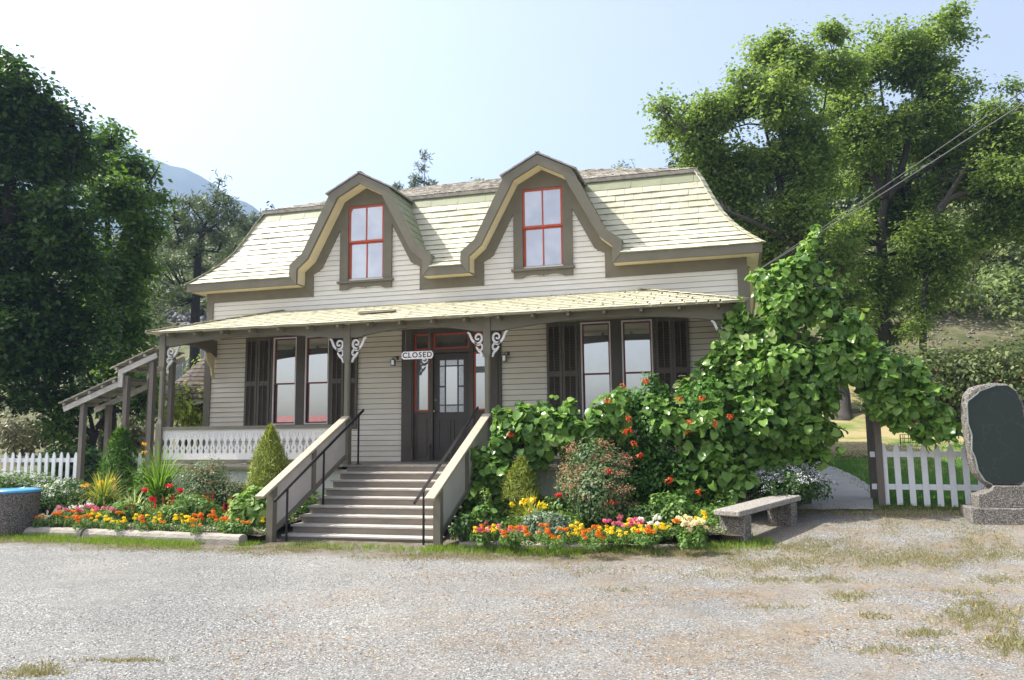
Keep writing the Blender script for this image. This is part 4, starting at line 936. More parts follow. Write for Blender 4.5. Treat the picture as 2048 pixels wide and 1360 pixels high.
scree('scree_slope', 'pale grey loose scree on the hillside at the right', 0, 0, 0, 0, 1500, .02, .10, mat('pale_rock', (.17, .15, .135), .95, col2=(.31, .275, .25), attr=True), (1700, 470, 2130, 720, 35))
# ---------------------------------------------------------------- vegetation
BARK = mat('bark', (.04, .036, .03), .95, .3, 10, .8, 30, col2=(.11, .098, .08), stretch=(4, 4, 1))
BARKD = mat('dark_bark', (.025, .02, .016), .95, .3, 10, .8, 30)
def foliage_mat(name, a, b, tr=.35, c3=None, rough=.5): return mat(name, a, rough, col2=b, attr=True, translucent=tr, c3=c3, spec=.3)
L_DARK = foliage_mat('dark_elm_leaves', (.013, .036, .008), (.062, .128, .022), .28)
L_ELM = foliage_mat('elm_leaves', (.035, .085, .016), (.14, .24, .04), .35)
L_WAL = foliage_mat('walnut_leaves', (.08, .145, .032), (.25, .335, .09), .48)
L_PINE = foliage_mat('pine_needles', (.055, .085, .03), (.19, .24, .09), .15)
L_VINE = foliage_mat('vine_leaves', (.035, .105, .02), (.24, .39, .085), .35, (.42, .50, .20), .26)
L_TRUM = foliage_mat('trumpet_leaves', (.03, .10, .018), (.13, .27, .045), .35)
def limb_tube(mb, pts, r0, r1, n=7):
    P = [Vector(p) for p in pts]; out = []; 
    for k in range(len(P)-1):
        p0, p1, p2, p3 = P[max(k-1, 0)], P[k], P[k+1], P[min(k+2, len(P)-1)]
        for q in range(5):
            t = q/5; out.append(.5*((2*p1)+(-p0+p2)*t+(2*p0-5*p1+4*p2-p3)*t*t+(-p0+3*p1-3*p2+p3)*t**3))
    out.append(P[-1]); m_ = len(out); rs = [(r0-r1)*(1-k/(m_-1))**1.35+r1*(.45+.55*(1-k/(m_-1))) for k in range(m_)]
    out = [o+Vector(rng.normal(size=3)*rs[k]*.07) for k, o in enumerate(out)]
    mb.tube(out, rs, n); return [tuple(o) for o in out], rs
def tree(name, lab, cat, base, limbs, blobs, leafm, nclump, nleaf, lsize, crad, bark=BARK, trunk_r=.3, flat=.55, droop=.5, twigs=True, group=None, shell=.45, clip=None, holes=-.45):
    """limbs: (points, r0, r1). blobs: (centre, radius)"""
    t = thing(name, lab, cat, tuple(base), group); mb = MB(); nodes = []; nr = []
    for pts, r0, r1 in limbs:
        o, rs = limb_tube(mb, pts, r0, r1, 9); nodes += o; nr += rs
    nodes = np.array(nodes); nr = np.array(nr)
    R3 = np.array([b[1]**2 for b in blobs]); pick = rng.choice(len(blobs), size=nclump, p=R3/R3.sum())
    C = []
    for k in pick:
        c, r = blobs[k]
        for _ in range(6):
            u = rnd(1)[0]*(rng.random()**shell)*(1 if random.random() < .7 or holes < -1 or leafm == L_ELM else random.uniform(1, 1.5)); q = np.array(c)+u*np.array([r, r*.8, r*.95])
            if math.sin(q[0]*1.9+q[2]*.8)+math.sin(q[2]*2.3-q[0]*1.1+q[1]*.3)+.8*math.sin(q[0]*4.1-q[2]*3.3) > holes+random.uniform(-.3, .3): break
        else: continue
        C.append(q)
    C = np.array(C); nclump = len(C)
    if twigs:
        for c in C[::2]:
            d_ = np.linalg.norm(nodes-c, axis=1)+np.where(nr > trunk_r*.8, 1.5, 0); j = int(np.argmin(d_)); a = nodes[j]
            if d_[j] < .15: continue
            mid = (a+c)/2+rng.normal(size=3)*.07*d_[j]+np.array([0, 0, .06*d_[j]])
            mb.tube([tuple(a), tuple(mid), tuple(c)], [min(nr[j]*.5, .012+.016*d_[j]), .010+.007*d_[j], .006], 4)
    mb.build('trunk', bark, t, True)
    cen = np.mean([b[0] for b in blobs], 0)
    off = rng.normal(size=(nclump, nleaf, 3))*np.array([crad, crad, crad*flat]); P = (C[:, None, :]+off).reshape(-1, 3)
    out_ = norm(off.reshape(-1, 3)+rng.normal(size=P.shape)*.1); N = np.array([0, 0, 1.])+rng.normal(size=P.shape)*.55+out_*.3; T = out_+rng.normal(size=P.shape)*.5+np.array([0, 0, -droop])
    vals = np.clip(np.repeat(rng.random(nclump)*.5, nleaf)+rng.random(len(P))*.5, 0, 1)
    leaves('crown', P, N, T, lsize*rng.uniform(.6, 1.25, len(P)), T_LEAF, leafm, t, vals)
    return t
BS = .95
def BL(lst, D, dj=.8):
    out = []
    for b in lst:
        px, py, r = b[:3]; dd = D+random.uniform(-dj, dj)*r*D/1575*1.6+(b[3] if len(b) > 3 else 0); out.append((at(px, py, dd), r*dd/1575*BS))
    return out
def LP(D, *pts): return [tuple(at(px, py, D+(dd if dd else 0))) for px, py, dd in [(p+(0,))[:3] for p in pts]]
# right hand walnut trees
b = onH(1680, 842); DA = 28.
tree('walnut_tree', 'large leafy walnut tree whose broad trunk stands on the lawn, framed by the vine arch', 'tree', b,
     [([tuple(b-np.array([0, 0, .3]))]+LP(DA, (1679, 780), (1672, 690), (1655, 610), (1615, 520)), .44, .27),
      (LP(DA, (1615, 520), (1575, 445), (1530, 372), (1450, 312), (1375, 262, -1), (1325, 225, -1)), .24, .04),
      (LP(DA, (1575, 445), (1562, 380), (1548, 320, .6), (1530, 250, .8), (1520, 150, 1)), .17, .03),
      (LP(DA, (1640, 570), (1635, 450, 1), (1622, 380, 1.2), (1633, 300, 1.5), (1650, 200, 1.5), (1668, 90, 1.5)), .20, .03),
      (LP(DA, (1628, 420, 1), (1590, 340, .5), (1560, 255, .5), (1550, 120, .5)), .12, .03),
      (LP(DA, (1600, 500), (1530, 455, -1), (1450, 420, -1.5), (1400, 395, -2)), .14, .03)],
     BL([(1600, 125, 44), (1690, 140, 42, 1), (1420, 220, 40), (1325, 215, 30), (1345, 250, 40), (1405, 275, 60), (1390, 330, 45), (1470, 210, 55), (1490, 160, 35), (1535, 100, 38), (1555, 75, 22), (1560, 200, 60), (1480, 310, 75), (1640, 150, 48), (1663, 70, 26), (1610, 250, 65), (1580, 340, 70), (1500, 400, 55), (1430, 400, 42), (1400, 440, 32), (1440, 350, 45), (1545, 490, 50), (1500, 450, 40), (1480, 520, 36), (1600, 440, 60), (1650, 340, 60), (1560, 560, 45), (1660, 520, 60, 1), (1610, 600, 45, 1), (1700, 620, 45, 1)], DA),
     L_WAL, 1750, 34, .165, .22, trunk_r=.4)
DB = 31.; b = onH(1765, 700); b = at(1765, 845, DB); b[2] = h(b[0], b[1])
tree('walnut_tree', 'tall walnut tree behind the vine arch with forked dark trunk and the highest crown', 'tree', b,
     [([tuple(b)]+LP(DB, (1766, 700), (1765, 560), (1762, 450), (1772, 395)), .38, .28),
      (LP(DB, (1772, 395), (1745, 345), (1725, 270), (1690, 215), (1655, 180)), .20, .03),
      (LP(DB, (1772, 400), (1800, 350), (1822, 255), (1838, 190), (1868, 120), (1890, 50)), .20, .03),
      (LP(DB, (1785, 380), (1850, 340), (1930, 290), (1985, 240)), .15, .03),
      (LP(DB, (1772, 395), (1780, 300), (1765, 200), (1755, 110)), .15, .03)],
     BL([(1715, 110, 42), (1805, 75, 38), (1835, 100, 40), (1660, 260, 55), (1755, 85, 38), (1748, 130, 50), (1700, 195, 60), (1800, 125, 50), (1840, 160, 50), (1880, 60, 42), (1895, 25, 25), (1915, 65, 28), (1890, 120, 50), (1905, 185, 60), (1850, 240, 70), (1770, 230, 65), (1720, 300, 65), (1790, 330, 75), (1870, 330, 75), (1930, 270, 50), (1700, 400, 60), (1750, 430, 60), (1820, 430, 70), (1760, 520, 70), (1720, 600, 60), (1770, 600, 50), (1700, 480, 60), (1840, 520, 40), (1755, 660, 42), (1800, 590, 48), (1810, 640, 34), (1690, 660, 40)], DB),
     L_WAL, 1750, 34, .17, .23, trunk_r=.35)
DC = 29.; b = at(1846, 800, DC); b[2] = h(b[0], b[1])
tree('walnut_tree', 'spreading walnut tree above the stone monument with a bent limb over the rocky slope', 'tree', b,
     [([tuple(b)]+LP(DC, (1846, 680), (1852, 560), (1868, 450)), .16, .14), (LP(DC, (1868, 450), (1890, 405), (1945, 385), (2020, 400), (2090, 380)), .19, .05), (LP(DC, (1868, 440), (1900, 470), (1950, 500), (1985, 545)), .08, .02),
      (LP(DC, (1870, 440), (1930, 340), (2000, 260), (2060, 190)), .12, .03)],
     BL([(1990, 225, 38), (2035, 195, 30), (2060, 260, 60), (1960, 320, 60), (2020, 350, 75), (2080, 400, 80), (1900, 400, 60), (1960, 440, 50), (2040, 440, 50), (1900, 500, 40), (1960, 500, 36), (1860, 470, 55), (2100, 300, 70), (1870, 540, 34), (1845, 590, 34), (1835, 650, 30), (1900, 560, 30)], DC),
     L_WAL, 1100, 34, .165, .23, trunk_r=.3)
# left trees
DL = 20.; b = at(-40, 905, DL); b[2] = h(b[0], b[1])
tree('elm_tree', 'very large near-black elm tree behind the far left picket fence', 'tree', b,
     [([tuple(b)]+LP(DL, (-30, 760), (-10, 600), (20, 450)), .42, .28), (LP(DL, (-5, 560), (90, 470), (140, 360), (150, 250)), .2, .03), (LP(DL, (20, 450), (20, 300), (40, 150)), .2, .03), (LP(DL, (-15, 650), (120, 590), (180, 520)), .15, .03), (LP(DL, (-20, 700), (100, 700), (180, 660)), .1, .03)],
     BL([(0, 150, 45), (30, 165, 40), (60, 200, 60), (0, 230, 90), (110, 245, 55), (140, 205, 18), (60, 330, 100), (140, 320, 60), (155, 270, 26), (20, 450, 110), (120, 440, 80), (60, 560, 110), (150, 540, 70), (0, 660, 110), (110, 660, 90), (170, 640, 50), (60, 740, 60), (150, 735, 50), (100, 785, 36), (180, 700, 40), (-60, 300, 120), (-60, 500, 130), (-60, 700, 110), (40, 800, 30), (190, 780, 28)], DL),
     L_DARK, 1900, 34, .16, .20, BARKD, trunk_r=.4, holes=-1.1)
DM = 24.; b = at(215, 900, DM); b[2] = h(b[0], b[1])
tree('elm_tree', 'bright green elm tree rising behind the dark one, reaching toward the mountain', 'tree', b,
     [([tuple(b)]+LP(DM, (215, 800), (215, 650), (225, 540)), .3, .2), (LP(DM, (225, 540), (260, 440), (290, 380), (320, 330)), .14, .03), (LP(DM, (220, 560), (215, 420), (225, 310)), .14, .03), (LP(DM, (222, 580), (290, 520), (330, 470)), .1, .03)],
     BL([(226, 258, 16), (222, 300, 36), (190, 330, 45), (252, 335, 36), (290, 345, 24), (262, 395, 46), (315, 400, 18), (220, 410, 66), (312, 440, 18), (265, 455, 46), (225, 510, 66), (272, 530, 36), (245, 590, 50), (215, 640, 60), (265, 670, 38), (215, 720, 45), (245, 750, 28), (240, 620, 60)], DM),
     L_ELM, 640, 38, .17, .21, BARKD, trunk_r=.3)
# crooked small tree by the left gate
D_ = 20.; b = at(180, 915, D_); b[2] = h(b[0], b[1])
tree('plum_tree', 'small crooked dark-trunked tree behind the left garden arbour', 'tree', b,
     [([tuple(b)]+LP(D_, (188, 872), (210, 838), (235, 822), (265, 828), (290, 835)), .12, .03), (LP(D_, (186, 870), (150, 845), (115, 850), (85, 858)), .08, .02), (LP(D_, (186, 880), (180, 830), (160, 790)), .08, .02)],
     BL([(120, 835, 35), (150, 870, 40), (100, 870, 25), (240, 800, 28), (275, 790, 35), (290, 760, 25), (200, 800, 30), (160, 800, 35), (130, 900, 24), (300, 830, 18)], D_),
     L_ELM, 130, 50, .12, .16, BARKD, trunk_r=.12)
# conifers
def conifer_sprays(name, lab, base, trunk, limbs, tufts, D, n, ln, rad=.16, dens=26):
    t = thing(name, lab, 'tree', tuple(base)); mb = MB(); nodes = []
    for pts, r0, r1 in [(trunk[0], trunk[1], trunk[2])]+limbs:
        o, rs = limb_tube(mb, pts, r0, r1, 7); nodes += o
    nodes = np.array(nodes); C = []
    R3 = np.array([b_[1]**2 for b_ in tufts]); pick = rng.choice(len(tufts), size=n, p=R3/R3.sum())
    for k in pick: c, r = tufts[k]; C.append(np.array(c)+rnd(1)[0]*rng.random()**.5*r*np.array([1, 1, .6]))
    for c in C:
        j = int(np.argmin(np.linalg.norm(nodes-c, axis=1)+.6*np.maximum(0, nodes[:, 2]-c[2]))); a = nodes[j]; mb.tube([tuple(a), tuple((a+c)/2+rng.normal(size=3)*.08-np.array([0, 0, .1])), tuple(c)], [.035, .022, .008], 4)
    mb.build('trunk', BARKD, t, True)
    C = np.array(C); P = np.repeat(C, dens, 0)+rng.normal(size=(n*dens, 3))*rad*np.array([1, 1, .6]); T = norm(rnd(len(P))+np.array([0, 0, .5])); vals = np.clip(np.repeat(rng.random(n)*.6, dens)+rng.random(len(P))*.4, 0, 1)
    leaves('crown', P, rnd(len(P)), T, ln*rng.uniform(.7, 1.2, len(P)), T_LEAF, L_PINE, t, vals, wid=ln*.32); return t
DP = 42.; b = at(393, 650, DP); b[2] = h(b[0], b[1])
conifer_sprays('pine_tree', 'open-crowned dark pine tree on the slope left of the mansard roof', b, ([tuple(b)]+LP(DP, (393, 560), (400, 480), (425, 420), (440, 360)), .3, .06),
   [(LP(DP, (395, 590), (440, 600), (480, 620)), .08, .03), (LP(DP, (398, 520), (360, 480), (345, 430)), .09, .03), (LP(DP, (405, 470), (450, 440), (490, 450)), .09, .03), (LP(DP, (396, 560), (350, 570), (310, 600)), .08, .03), (LP(DP, (400, 500), (460, 510), (495, 540)), .07, .02), (LP(DP, (410, 450), (380, 410), (370, 395)), .06, .02)],
   BL([(441, 362, 12), (436, 395, 20), (460, 410, 14), (400, 405, 24), (370, 415, 26), (355, 440, 24), (425, 430, 30), (470, 440, 24), (492, 455, 14), (380, 460, 30), (440, 475, 30), (485, 490, 22), (350, 490, 28), (390, 500, 26), (470, 520, 28), (340, 530, 30), (400, 540, 24), (440, 560, 20), (320, 580, 30), (360, 590, 30), (480, 560, 20), (310, 620, 24), (345, 610, 18), (430, 600, 14)], DP, .9), DP, 300, .34, .24, 24)
DQ = 72.
for (x, y0, y1, w_, lab) in ((848, 400, 304, 26, 'thin dark fir poking above the roof between the two dormers'), (797, 400, 362, 14, 'small fir tip showing low above the roof beside the left dormer'), (828, 400, 352, 12, 'second small fir tip just left of the thin tall fir'), (506, 470, 418, 10, 'tiny fir on the ridge left of the roof'), (520, 470, 424, 9, 'tiny fir on the ridge nearest the roof corner'), (492, 480, 436, 9, 'tiny fir on the ridge nearest the pine')):
    b0 = at(x, y0, DQ); b0[2] = min(b0[2], h(b0[0], b0[1])); top = at(x+2, y1, DQ); 
    tf = [(tuple(at(x+random.uniform(-1, 1)*w_*(f*.9+.1), y1+(y0-y1)*f, DQ+random.uniform(-1, 1)*w_*f*.04)), w_*.045*(.25+f*.5)) for f in np.linspace(.02, 1, 16)]
    conifer_sprays('fir_tree', lab, b0, ([tuple(b0), tuple((b0+top)/2), tuple(top)], .15, .03), [], tf, DQ, 60 if w_ > 20 else 26, .45, .18, 12)
# shrubs -----------------------------------------------------------------
def ellip_leaves(c, r, n, size, jitter=.12, low=-.35, shell=(.72, 1.02), up=.5, lump=.16):
    u = rnd(int(n*1.6)); u = u[u[:, 2] > low][:n]; ph = rng.random(3)*6
    k = rng.uniform(shell[0], shell[1], len(u))*(1+lump*(np.sin(u[:, 0]*5+ph[0])*np.sin(u[:, 1]*5+ph[1])+.5*np.sin(u[:, 2]*9+ph[2])))
    P = np.array(c)+u*k[:, None]*np.array(r); N = u+np.array([0, 0, up])+rng.normal(size=u.shape)*.45; T = u*.4+rng.normal(size=u.shape)*.6+np.array([0, 0, -.35]); return P, N, T
def shrub(name, lab, cat, c, r, n, size, m, tmpl=T_LEAF, group=None, flowers=None, inner=True, stems=True, lobes=11, **kw):
    """c ground point; r (rx, ry, height). leaves on many overlapping lobes and on loose shoots"""
    t = thing(name, lab, cat, (c[0], c[1], c[2]), group); Ps, Ns, Ts = [], [], []; kw.pop('lump', None); LB = []
    for k in range(lobes):
        a = random.uniform(0, 6.283); q = random.random()**.6; lr = random.uniform(.30, .48)
        zc = random.uniform(.18, .78)*(1-.35*q); lc = np.array([c[0]+math.cos(a)*r[0]*q*.66, c[1]+math.sin(a)*r[1]*q*.66, c[2]+r[2]*zc]); LB.append((lc, lr))
        rr_ = np.array([r[0]*lr*1.15, r[1]*lr*1.15, r[2]*lr*.62])
        P, N, T = ellip_leaves(lc, rr_, int(n*1.25/lobes), size, low=-.9, shell=(.55, 1.08), **kw); Ps.append(P); Ns.append(N); Ts.append(T)
    P = np.concatenate(Ps); P[:, 2] = np.maximum(P[:, 2], c[2]+.01); N = np.concatenate(Ns); T = np.concatenate(Ts)
    leaves('foliage', P, N, T, size*rng.uniform(.6, 1.25, len(P)), tmpl, m, t)
    if stems:
        mb = MB()
        for k in range(7):
            a = random.uniform(0, 6.28); mb.tube([(c[0]+.03*math.cos(a), c[1]+.03*math.sin(a), c[2]-.03), (c[0]+r[0]*.5*math.cos(a), c[1]+r[1]*.5*math.sin(a), c[2]+r[2]*.6)], [.012+r[2]*.006, .004], 5)
        mb.build('stems', BARK, t)
    t_LB[t.name] = LB
    return t
t_LB = {}
YG = foliage_mat('yellowgreen_leaves', (.14, .20, .03), (.40, .46, .08), .35)
MIX = foliage_mat('mixed_shrub_leaves', (.06, .09, .03), (.20, .25, .09), .25, (.24, .09, .07))
DRY = foliage_mat('dry_shrub_leaves', (.09, .10, .05), (.24, .23, .12), .2)
DG = foliage_mat('deep_green_leaves', (.03, .075, .02), (.11, .20, .05), .25)
for (x, y, rp, hp, D, lab) in ((1905, 640, 42, 80, 46, 'bright yellow-green bush below the rocky slope, middle of three'), (1995, 640, 40, 75, 47, 'bright yellow-green bush below the rocky slope, rightmost of three'), (1825, 690, 36, 50, 42, 'bright yellow-green bush below the rocky slope beside the dark tree'), (1848, 612, 26, 46, 52, 'pale yellow bush standing alone on the grey scree')):
    g = at(x, y, D); g[2] = min(g[2], h(g[0], g[1])); r_ = rp*D/1575; shrub('yellow_bush', lab, 'bush', tuple(g), (r_, r_, hp*D/1575+max(0, at(x, y, D)[2]-g[2])), 900, .28, YG, group='yellow-green bushes on the slope', lump=.3)
k = 0
for (x, y, rp, hp, D, lab) in ((1800, 860, 80, 175, 25, 'tall reddish-green shrub just right of the vine arch'), (1880, 865, 100, 225, 24, 'big reddish-green shrub behind the stone monument'), (1985, 860, 110, 235, 23.5, 'big reddish-green shrub at the right edge behind the fence'), (2090, 860, 100, 230, 24, 'last reddish-green shrub of the row, right of the stone monument')):
    g = at(x, y, D); z0 = h(g[0], g[1]); g[2] = z0; top = at(x, y-hp, D)[2]; r_ = rp*D/1575; shrub('ninebark_shrub', lab, 'bush', tuple(g), (r_, r_, top-z0), 3600, .15, MIX, group='reddish shrubs beyond the lawn', lump=.25)
hb = 0
hp_ = []
for k in range(340):
    x = random.choice([random.uniform(1780, 2048), random.uniform(300, 560), random.uniform(1380, 2048), random.uniform(1380, 2048), random.uniform(0, 330)]); y = random.uniform(240, 560) if x > 1000 else (random.uniform(470, 640) if x > 300 else random.uniform(560, 800))
    g = onH(x, y)
    if g[1] > 140 or g[1] < 26: continue
    hp_.append(g)
for k in range(170):
    g = np.array([random.uniform(-100, 70), random.uniform(32, 108), 0.]); g[2] = h(g[0], g[1]); hp_.append(g)
P_, N_, T_ = [], [], []
for g in hp_:
    r_ = random.uniform(.6, 2.1); a, b_, c_ = ellip_leaves((g[0], g[1], h(g[0], g[1])+r_*.4), (r_, r_, r_*.8), 260, .3, lump=.3); P_.append(a); N_.append(b_); T_.append(c_)
P_ = np.concatenate(P_); o = leaves('hillside_scrub', P_, np.concatenate(N_), np.concatenate(T_), .34*rng.uniform(.6, 1.3, len(P_)), T_LEAF, foliage_mat('hill_scrub_leaves', (.06, .085, .03), (.23, .27, .09), .2)); tag(o, 'low dusty scrub spotted over the hillside behind the house', 'scrub', kind='stuff')
P_, N_, T_ = [], [], []
for k in range(60):
    g = onH(random.uniform(1770, 2070), random.uniform(430, 650)); r_ = random.uniform(.6, 1.6); a, b_, c_ = ellip_leaves((g[0], g[1], h(g[0], g[1])+r_*.4), (r_, r_, r_*.85), 260, .25, lump=.3); P_.append(a); N_.append(b_); T_.append(c_)
P_ = np.concatenate(P_); tag(leaves('hillside_bushes', P_, np.concatenate(N_), np.concatenate(T_), .26*rng.uniform(.6, 1.3, len(P_)), T_LEAF, foliage_mat('hill_bush_leaves', (.06, .095, .03), (.22, .29, .08), .25)), 'green bushes crowding the slope above the reddish shrubs', 'bushes', kind='stuff')
# distant conifer forest on the upper hillside, one mass
P_, N_, T_ = [], [], []
for k in range(900):
    x = random.uniform(1330, 2048) if random.random() < .8 else random.uniform(300, 540); y = random.uniform(190, 480)
    g = onH(x, y)
    if g[1] > 145 or g[1] < 62: continue
    H_ = random.uniform(2, 4.5); n_ = 34; f = rng.random(n_); a_ = rng.random(n_)*6.28; rr_ = (1-f)*H_*.2
    P_.append(np.stack([g[0]+rr_*np.cos(a_), g[1]+rr_*np.sin(a_), h(g[0], g[1])+f*H_], 1)); T_.append(np.stack([np.cos(a_), np.sin(a_), -.5+0*a_], 1)); N_.append(np.stack([np.cos(a_)*.5, np.sin(a_)*.5, 1+0*a_], 1))
if P_:
    P_ = np.concatenate(P_); tag(leaves('hillside_forest', P_, np.concatenate(N_)+rng.normal(size=P_.shape)*.2, np.concatenate(T_), rng.uniform(.4, .9, len(P_)), T_LEAF, foliage_mat('far_fir_needles', (.02, .035, .02), (.06, .085, .04), .05)), 'small distant firs covering the upper hillside', 'forest', kind='stuff')
# undergrowth beyond the left fence
for (x, y, rp, hp, D, m_, n_, lab) in ((40, 850, 70, 60, 24, DRY, 1200, 'dusty green undergrowth beyond the left fence'), (150, 905, 60, 50, 18.5, DG, 1600, 'dark shrub at the foot of the crooked tree'), (195, 950, 40, 95, 17.8, DG, 1500, 'rounded dark shrub right of the left arbour post'), (270, 900, 40, 110, 22, DRY, 1300, 'tall weedy growth between the left arbour posts'), (370, 790, 45, 60, 24.5, YG, 900, 'light green climber spilling over the gazebo roof'), (425, 800, 35, 90, 25, DG, 1100, 'dark climber on the right side of the gazebo roof'), (285, 700, 60, 60, 40, DRY, 900, 'pale dry bush on the slope left of the porch roof'), (400, 700, 40, 40, 36, YG, 700, 'low green bush in front of the hillside fence')):
    g = at(x, y, D); z0 = min(h(g[0], g[1]), g[2]); top = at(x, y-hp, D)[2]; shrub('wild_shrub', lab, 'bush', (g[0], g[1], z0), (rp*D/1575, rp*D/1575, top-z0), n_, .15 if D < 30 else .22, m_, lump=.3)
# conical evergreens
def conical(name, lab, c, rad, hgt, n, m, ln=.09):
    t = thing(name, lab, 'evergreen', tuple(c)); f = rng.random(n)**1.25; a = rng.random(n)*6.28; f = np.clip(f+.05*np.sin(a*7), 0, 1); r = rad*np.sin(np.clip((1-f)*1.75, 0, 1.5708))**.8*(1-f*.1)*rng.uniform(.6, 1.08, n)
    r = r*(1+.13*np.sin(a*5+f*17)*np.sin(f*23+a*2)); r = np.where(f > .9, rad*(1-f)*2.2, r)
    P = np.stack([c[0]+r*np.cos(a), c[1]+r*np.sin(a), c[2]+f*hgt], 1); T = np.stack([np.cos(a)*.45, np.sin(a)*.45, 1+0*a], 1)+rng.normal(size=(n, 3))*.45; N = np.stack([np.cos(a), np.sin(a), .3+0*a], 1)+rng.normal(size=(n, 3))*.6
    leaves('foliage', P, N, T, ln*rng.uniform(.5, 1.8, n), T_LEAF, m, t, wid=ln*.3); MB().tube([(c[0], c[1], c[2]-.05), (c[0], c[1], c[2]+hgt*.9)], [.04, .01], 6).build('stem', BARK, t); return t
GOLD = foliage_mat('golden_juniper', (.10, .15, .02), (.33, .37, .07), .3)
JUN = foliage_mat('green_juniper', (.03, .09, .012), (.12, .23, .035), .3)
g = onY(538, 985, 12.3); top = onY(546, 858, 12.3)
conical('golden_cypress', 'golden-green pointed evergreen left of the front steps, before the balustrade', (g[0], 12.3, g[2]), .37, top[2]-g[2], 7500, GOLD, .075)
g = onY(1042, 1000, 12.1); top = onY(1040, 930, 12.1)
conical('golden_cypress', 'smaller rounded golden evergreen in the right bed under the vines', (g[0], 12.1, g[2]), .30, .62, 2600, GOLD, .065)
g = onY(237, 985, 13.5); top = onY(243, 866, 13.5)
conical('green_juniper', 'feathery upright green juniper beside the left arbour', (g[0], 13.5, .35), .40, top[2]-.35, 7500, JUN, .12)
# ---------------------------------------------------------------- vines
def vine_mass(t, blobs, n, size, m, name, tmpl=T_BROAD, facing=.55, sub=7):
    Ps, Ns, Ts, Vs = [], [], [], []; B2 = []
    for c, r in blobs:
        for k in range(sub):
            u = rnd(1)[0]; q = np.array(c)+u*r*.66*np.array([1, .8, 1])
            if random.random() > .08: B2.append((q, r*random.uniform(.34, .62)))
        B2.append((np.array(c)+np.array([0, .1*r, 0]), r*.72))
    tot = sum(b[1]**2 for b in B2)
    for c, r in B2:
        k = max(3, int(n*r*r/tot)); u = rnd(k); P = c+u*rng.uniform(.5, 1.1, (k, 1))*r; v0 = random.uniform(0, .35)
        Ps.append(P); Ns.append(u*.8+np.array([-.1, -.35, .9])*facing*1.5+rng.normal(size=u.shape)*.42); Ts.append(np.array([0, -.3, -.45])+rng.normal(size=u.shape)*.7+u*.5); Vs.append(np.clip(rng.beta(2, 2.8, k)*.85+v0, 0, 1))
    P = np.concatenate(Ps); o = leaves(name, P, np.concatenate(Ns), np.concatenate(Ts), size*(.35+.95*rng.random(len(P))**.8), tmpl, m, t, vals=np.concatenate(Vs)); return o
def tendril(c0, c1, n, size, m, parent, name='shoot'):
    a = np.array(c0); b = np.array(c1); f = np.sort(rng.random(n)); P = a+(b-a)*f[:, None]+rng.normal(size=(n, 3))*.035; return leaves(name, P, np.array([-.1, -.6, .6])+rng.normal(size=P.shape)*.5, rnd(n)+np.array([0, 0, -.2]), size*rng.uniform(.5, 1.1, n), T_BROAD, m, parent)
def VB(lst, Y): return [(onY(px, py, Y+(e[0] if e else 0)), r*float(np.linalg.norm(onY(px, py, Y)-CP))/1640) for px, py, r, *e in lst]
t = thing('broadleaf_vine', 'huge vine of overlapping broad heart-shaped leaves burying the right garden arbour and porch corner', 'vine', (1.0, 13.5, .36))
VBL = VB([(1500, 780, 70), (1470, 880, 60), (1540, 870, 60), (1510, 730, 60), (1440, 725, 44), (1478, 655, 36), (1400, 790, 40), (1420, 840, 55), (1570, 640, 62), (1500, 690, 60), (1545, 740, 80), (1450, 770, 55), (1520, 850, 78), (1590, 850, 55), (1620, 720, 62), (1600, 790, 60), (1680, 690, 48), (1735, 730, 46), (1785, 765, 42), (1830, 800, 38), (1868, 832, 30), (1895, 862, 20), (1850, 865, 22), (1800, 835, 30), (1760, 800, 34), (1775, 720, 24), (1830, 755, 24), (1720, 680, 30), (1585, 575, 48), (1600, 530, 28), (1618, 495, 15), (1630, 465, 8), (1650, 610, 36), (1690, 640, 26), (1530, 560, 26), (1540, 600, 34), (1560, 930, 48), (1500, 930, 50), (1620, 900, 34), (1655, 860, 24), (1650, 800, 34), (1460, 840, 50), (1590, 960, 28)], 13.2)
vine_mass(t, VBL, 20000, .115, L_VINE, 'foliage')
for q0, q1, n_ in (((1545, 590), (1520, 560), 10), ((1420, 770), (1385, 745), 10), ((1640, 560), (1668, 520), 8), ((1700, 640), (1735, 620), 8), ((1790, 730), (1830, 715), 10), ((1860, 790), (1900, 775), 8), ((1600, 540), (1635, 455), 26), ((1660, 590), (1690, 548), 12), ((1500, 640), (1472, 600), 10), ((1470, 700), (1428, 678), 10), ((1850, 760), (1905, 800), 12), ((1890, 850), (1915, 900), 12), ((1640, 900), (1700, 905), 9), ((1560, 590), (1530, 545), 12), ((1730, 690), (1790, 700), 10), ((1470, 900), (1480, 1010), 26)): tendril(onY(q0[0], q0[1], 13.0), onY(q1[0], q1[1], 12.9), n_, .12, L_VINE, t)
m_ = MB(); 
m_.tube([(.9, 13.6, .3), (.85, 13.6, 1.2), (1.0, 13.5, 2.3), (1.1, 13.4, 3.0), (1.2, 13.3, 3.6)], [.06, .05, .04, .03, .01], 6); m_.build('stems', mat('vine_stem', (.22, .12, .06), .8), t)
t2 = thing('broadleaf_vine', 'lower sprawl of pale broad-leaved vine over the right stair rail and porch balustrade', 'vine', (-3.6, 12.6, .3))
vine_mass(t2, VB([(1010, 835, 24), (1050, 850, 36), (1100, 850, 36), (1010, 880, 40), (1060, 900, 44), (1130, 870, 44), (960, 930, 38), (950, 980, 34), (930, 1020, 26), (1000, 950, 46), (1180, 860, 40), (1240, 850, 30), (1070, 830, 20), (1140, 815, 14), (910, 1050, 14), (1000, 1010, 30)], 12.5), 3600, .13, L_VINE, 'foliage')
MB().tube([(-4.0, 12.8, .2), (-3.9, 12.7, .9), (-3.5, 12.8, 1.4)], [.03, .02, .01], 6).build('stems', mat('vine_stem', (.22, .12, .06), .8), t2)
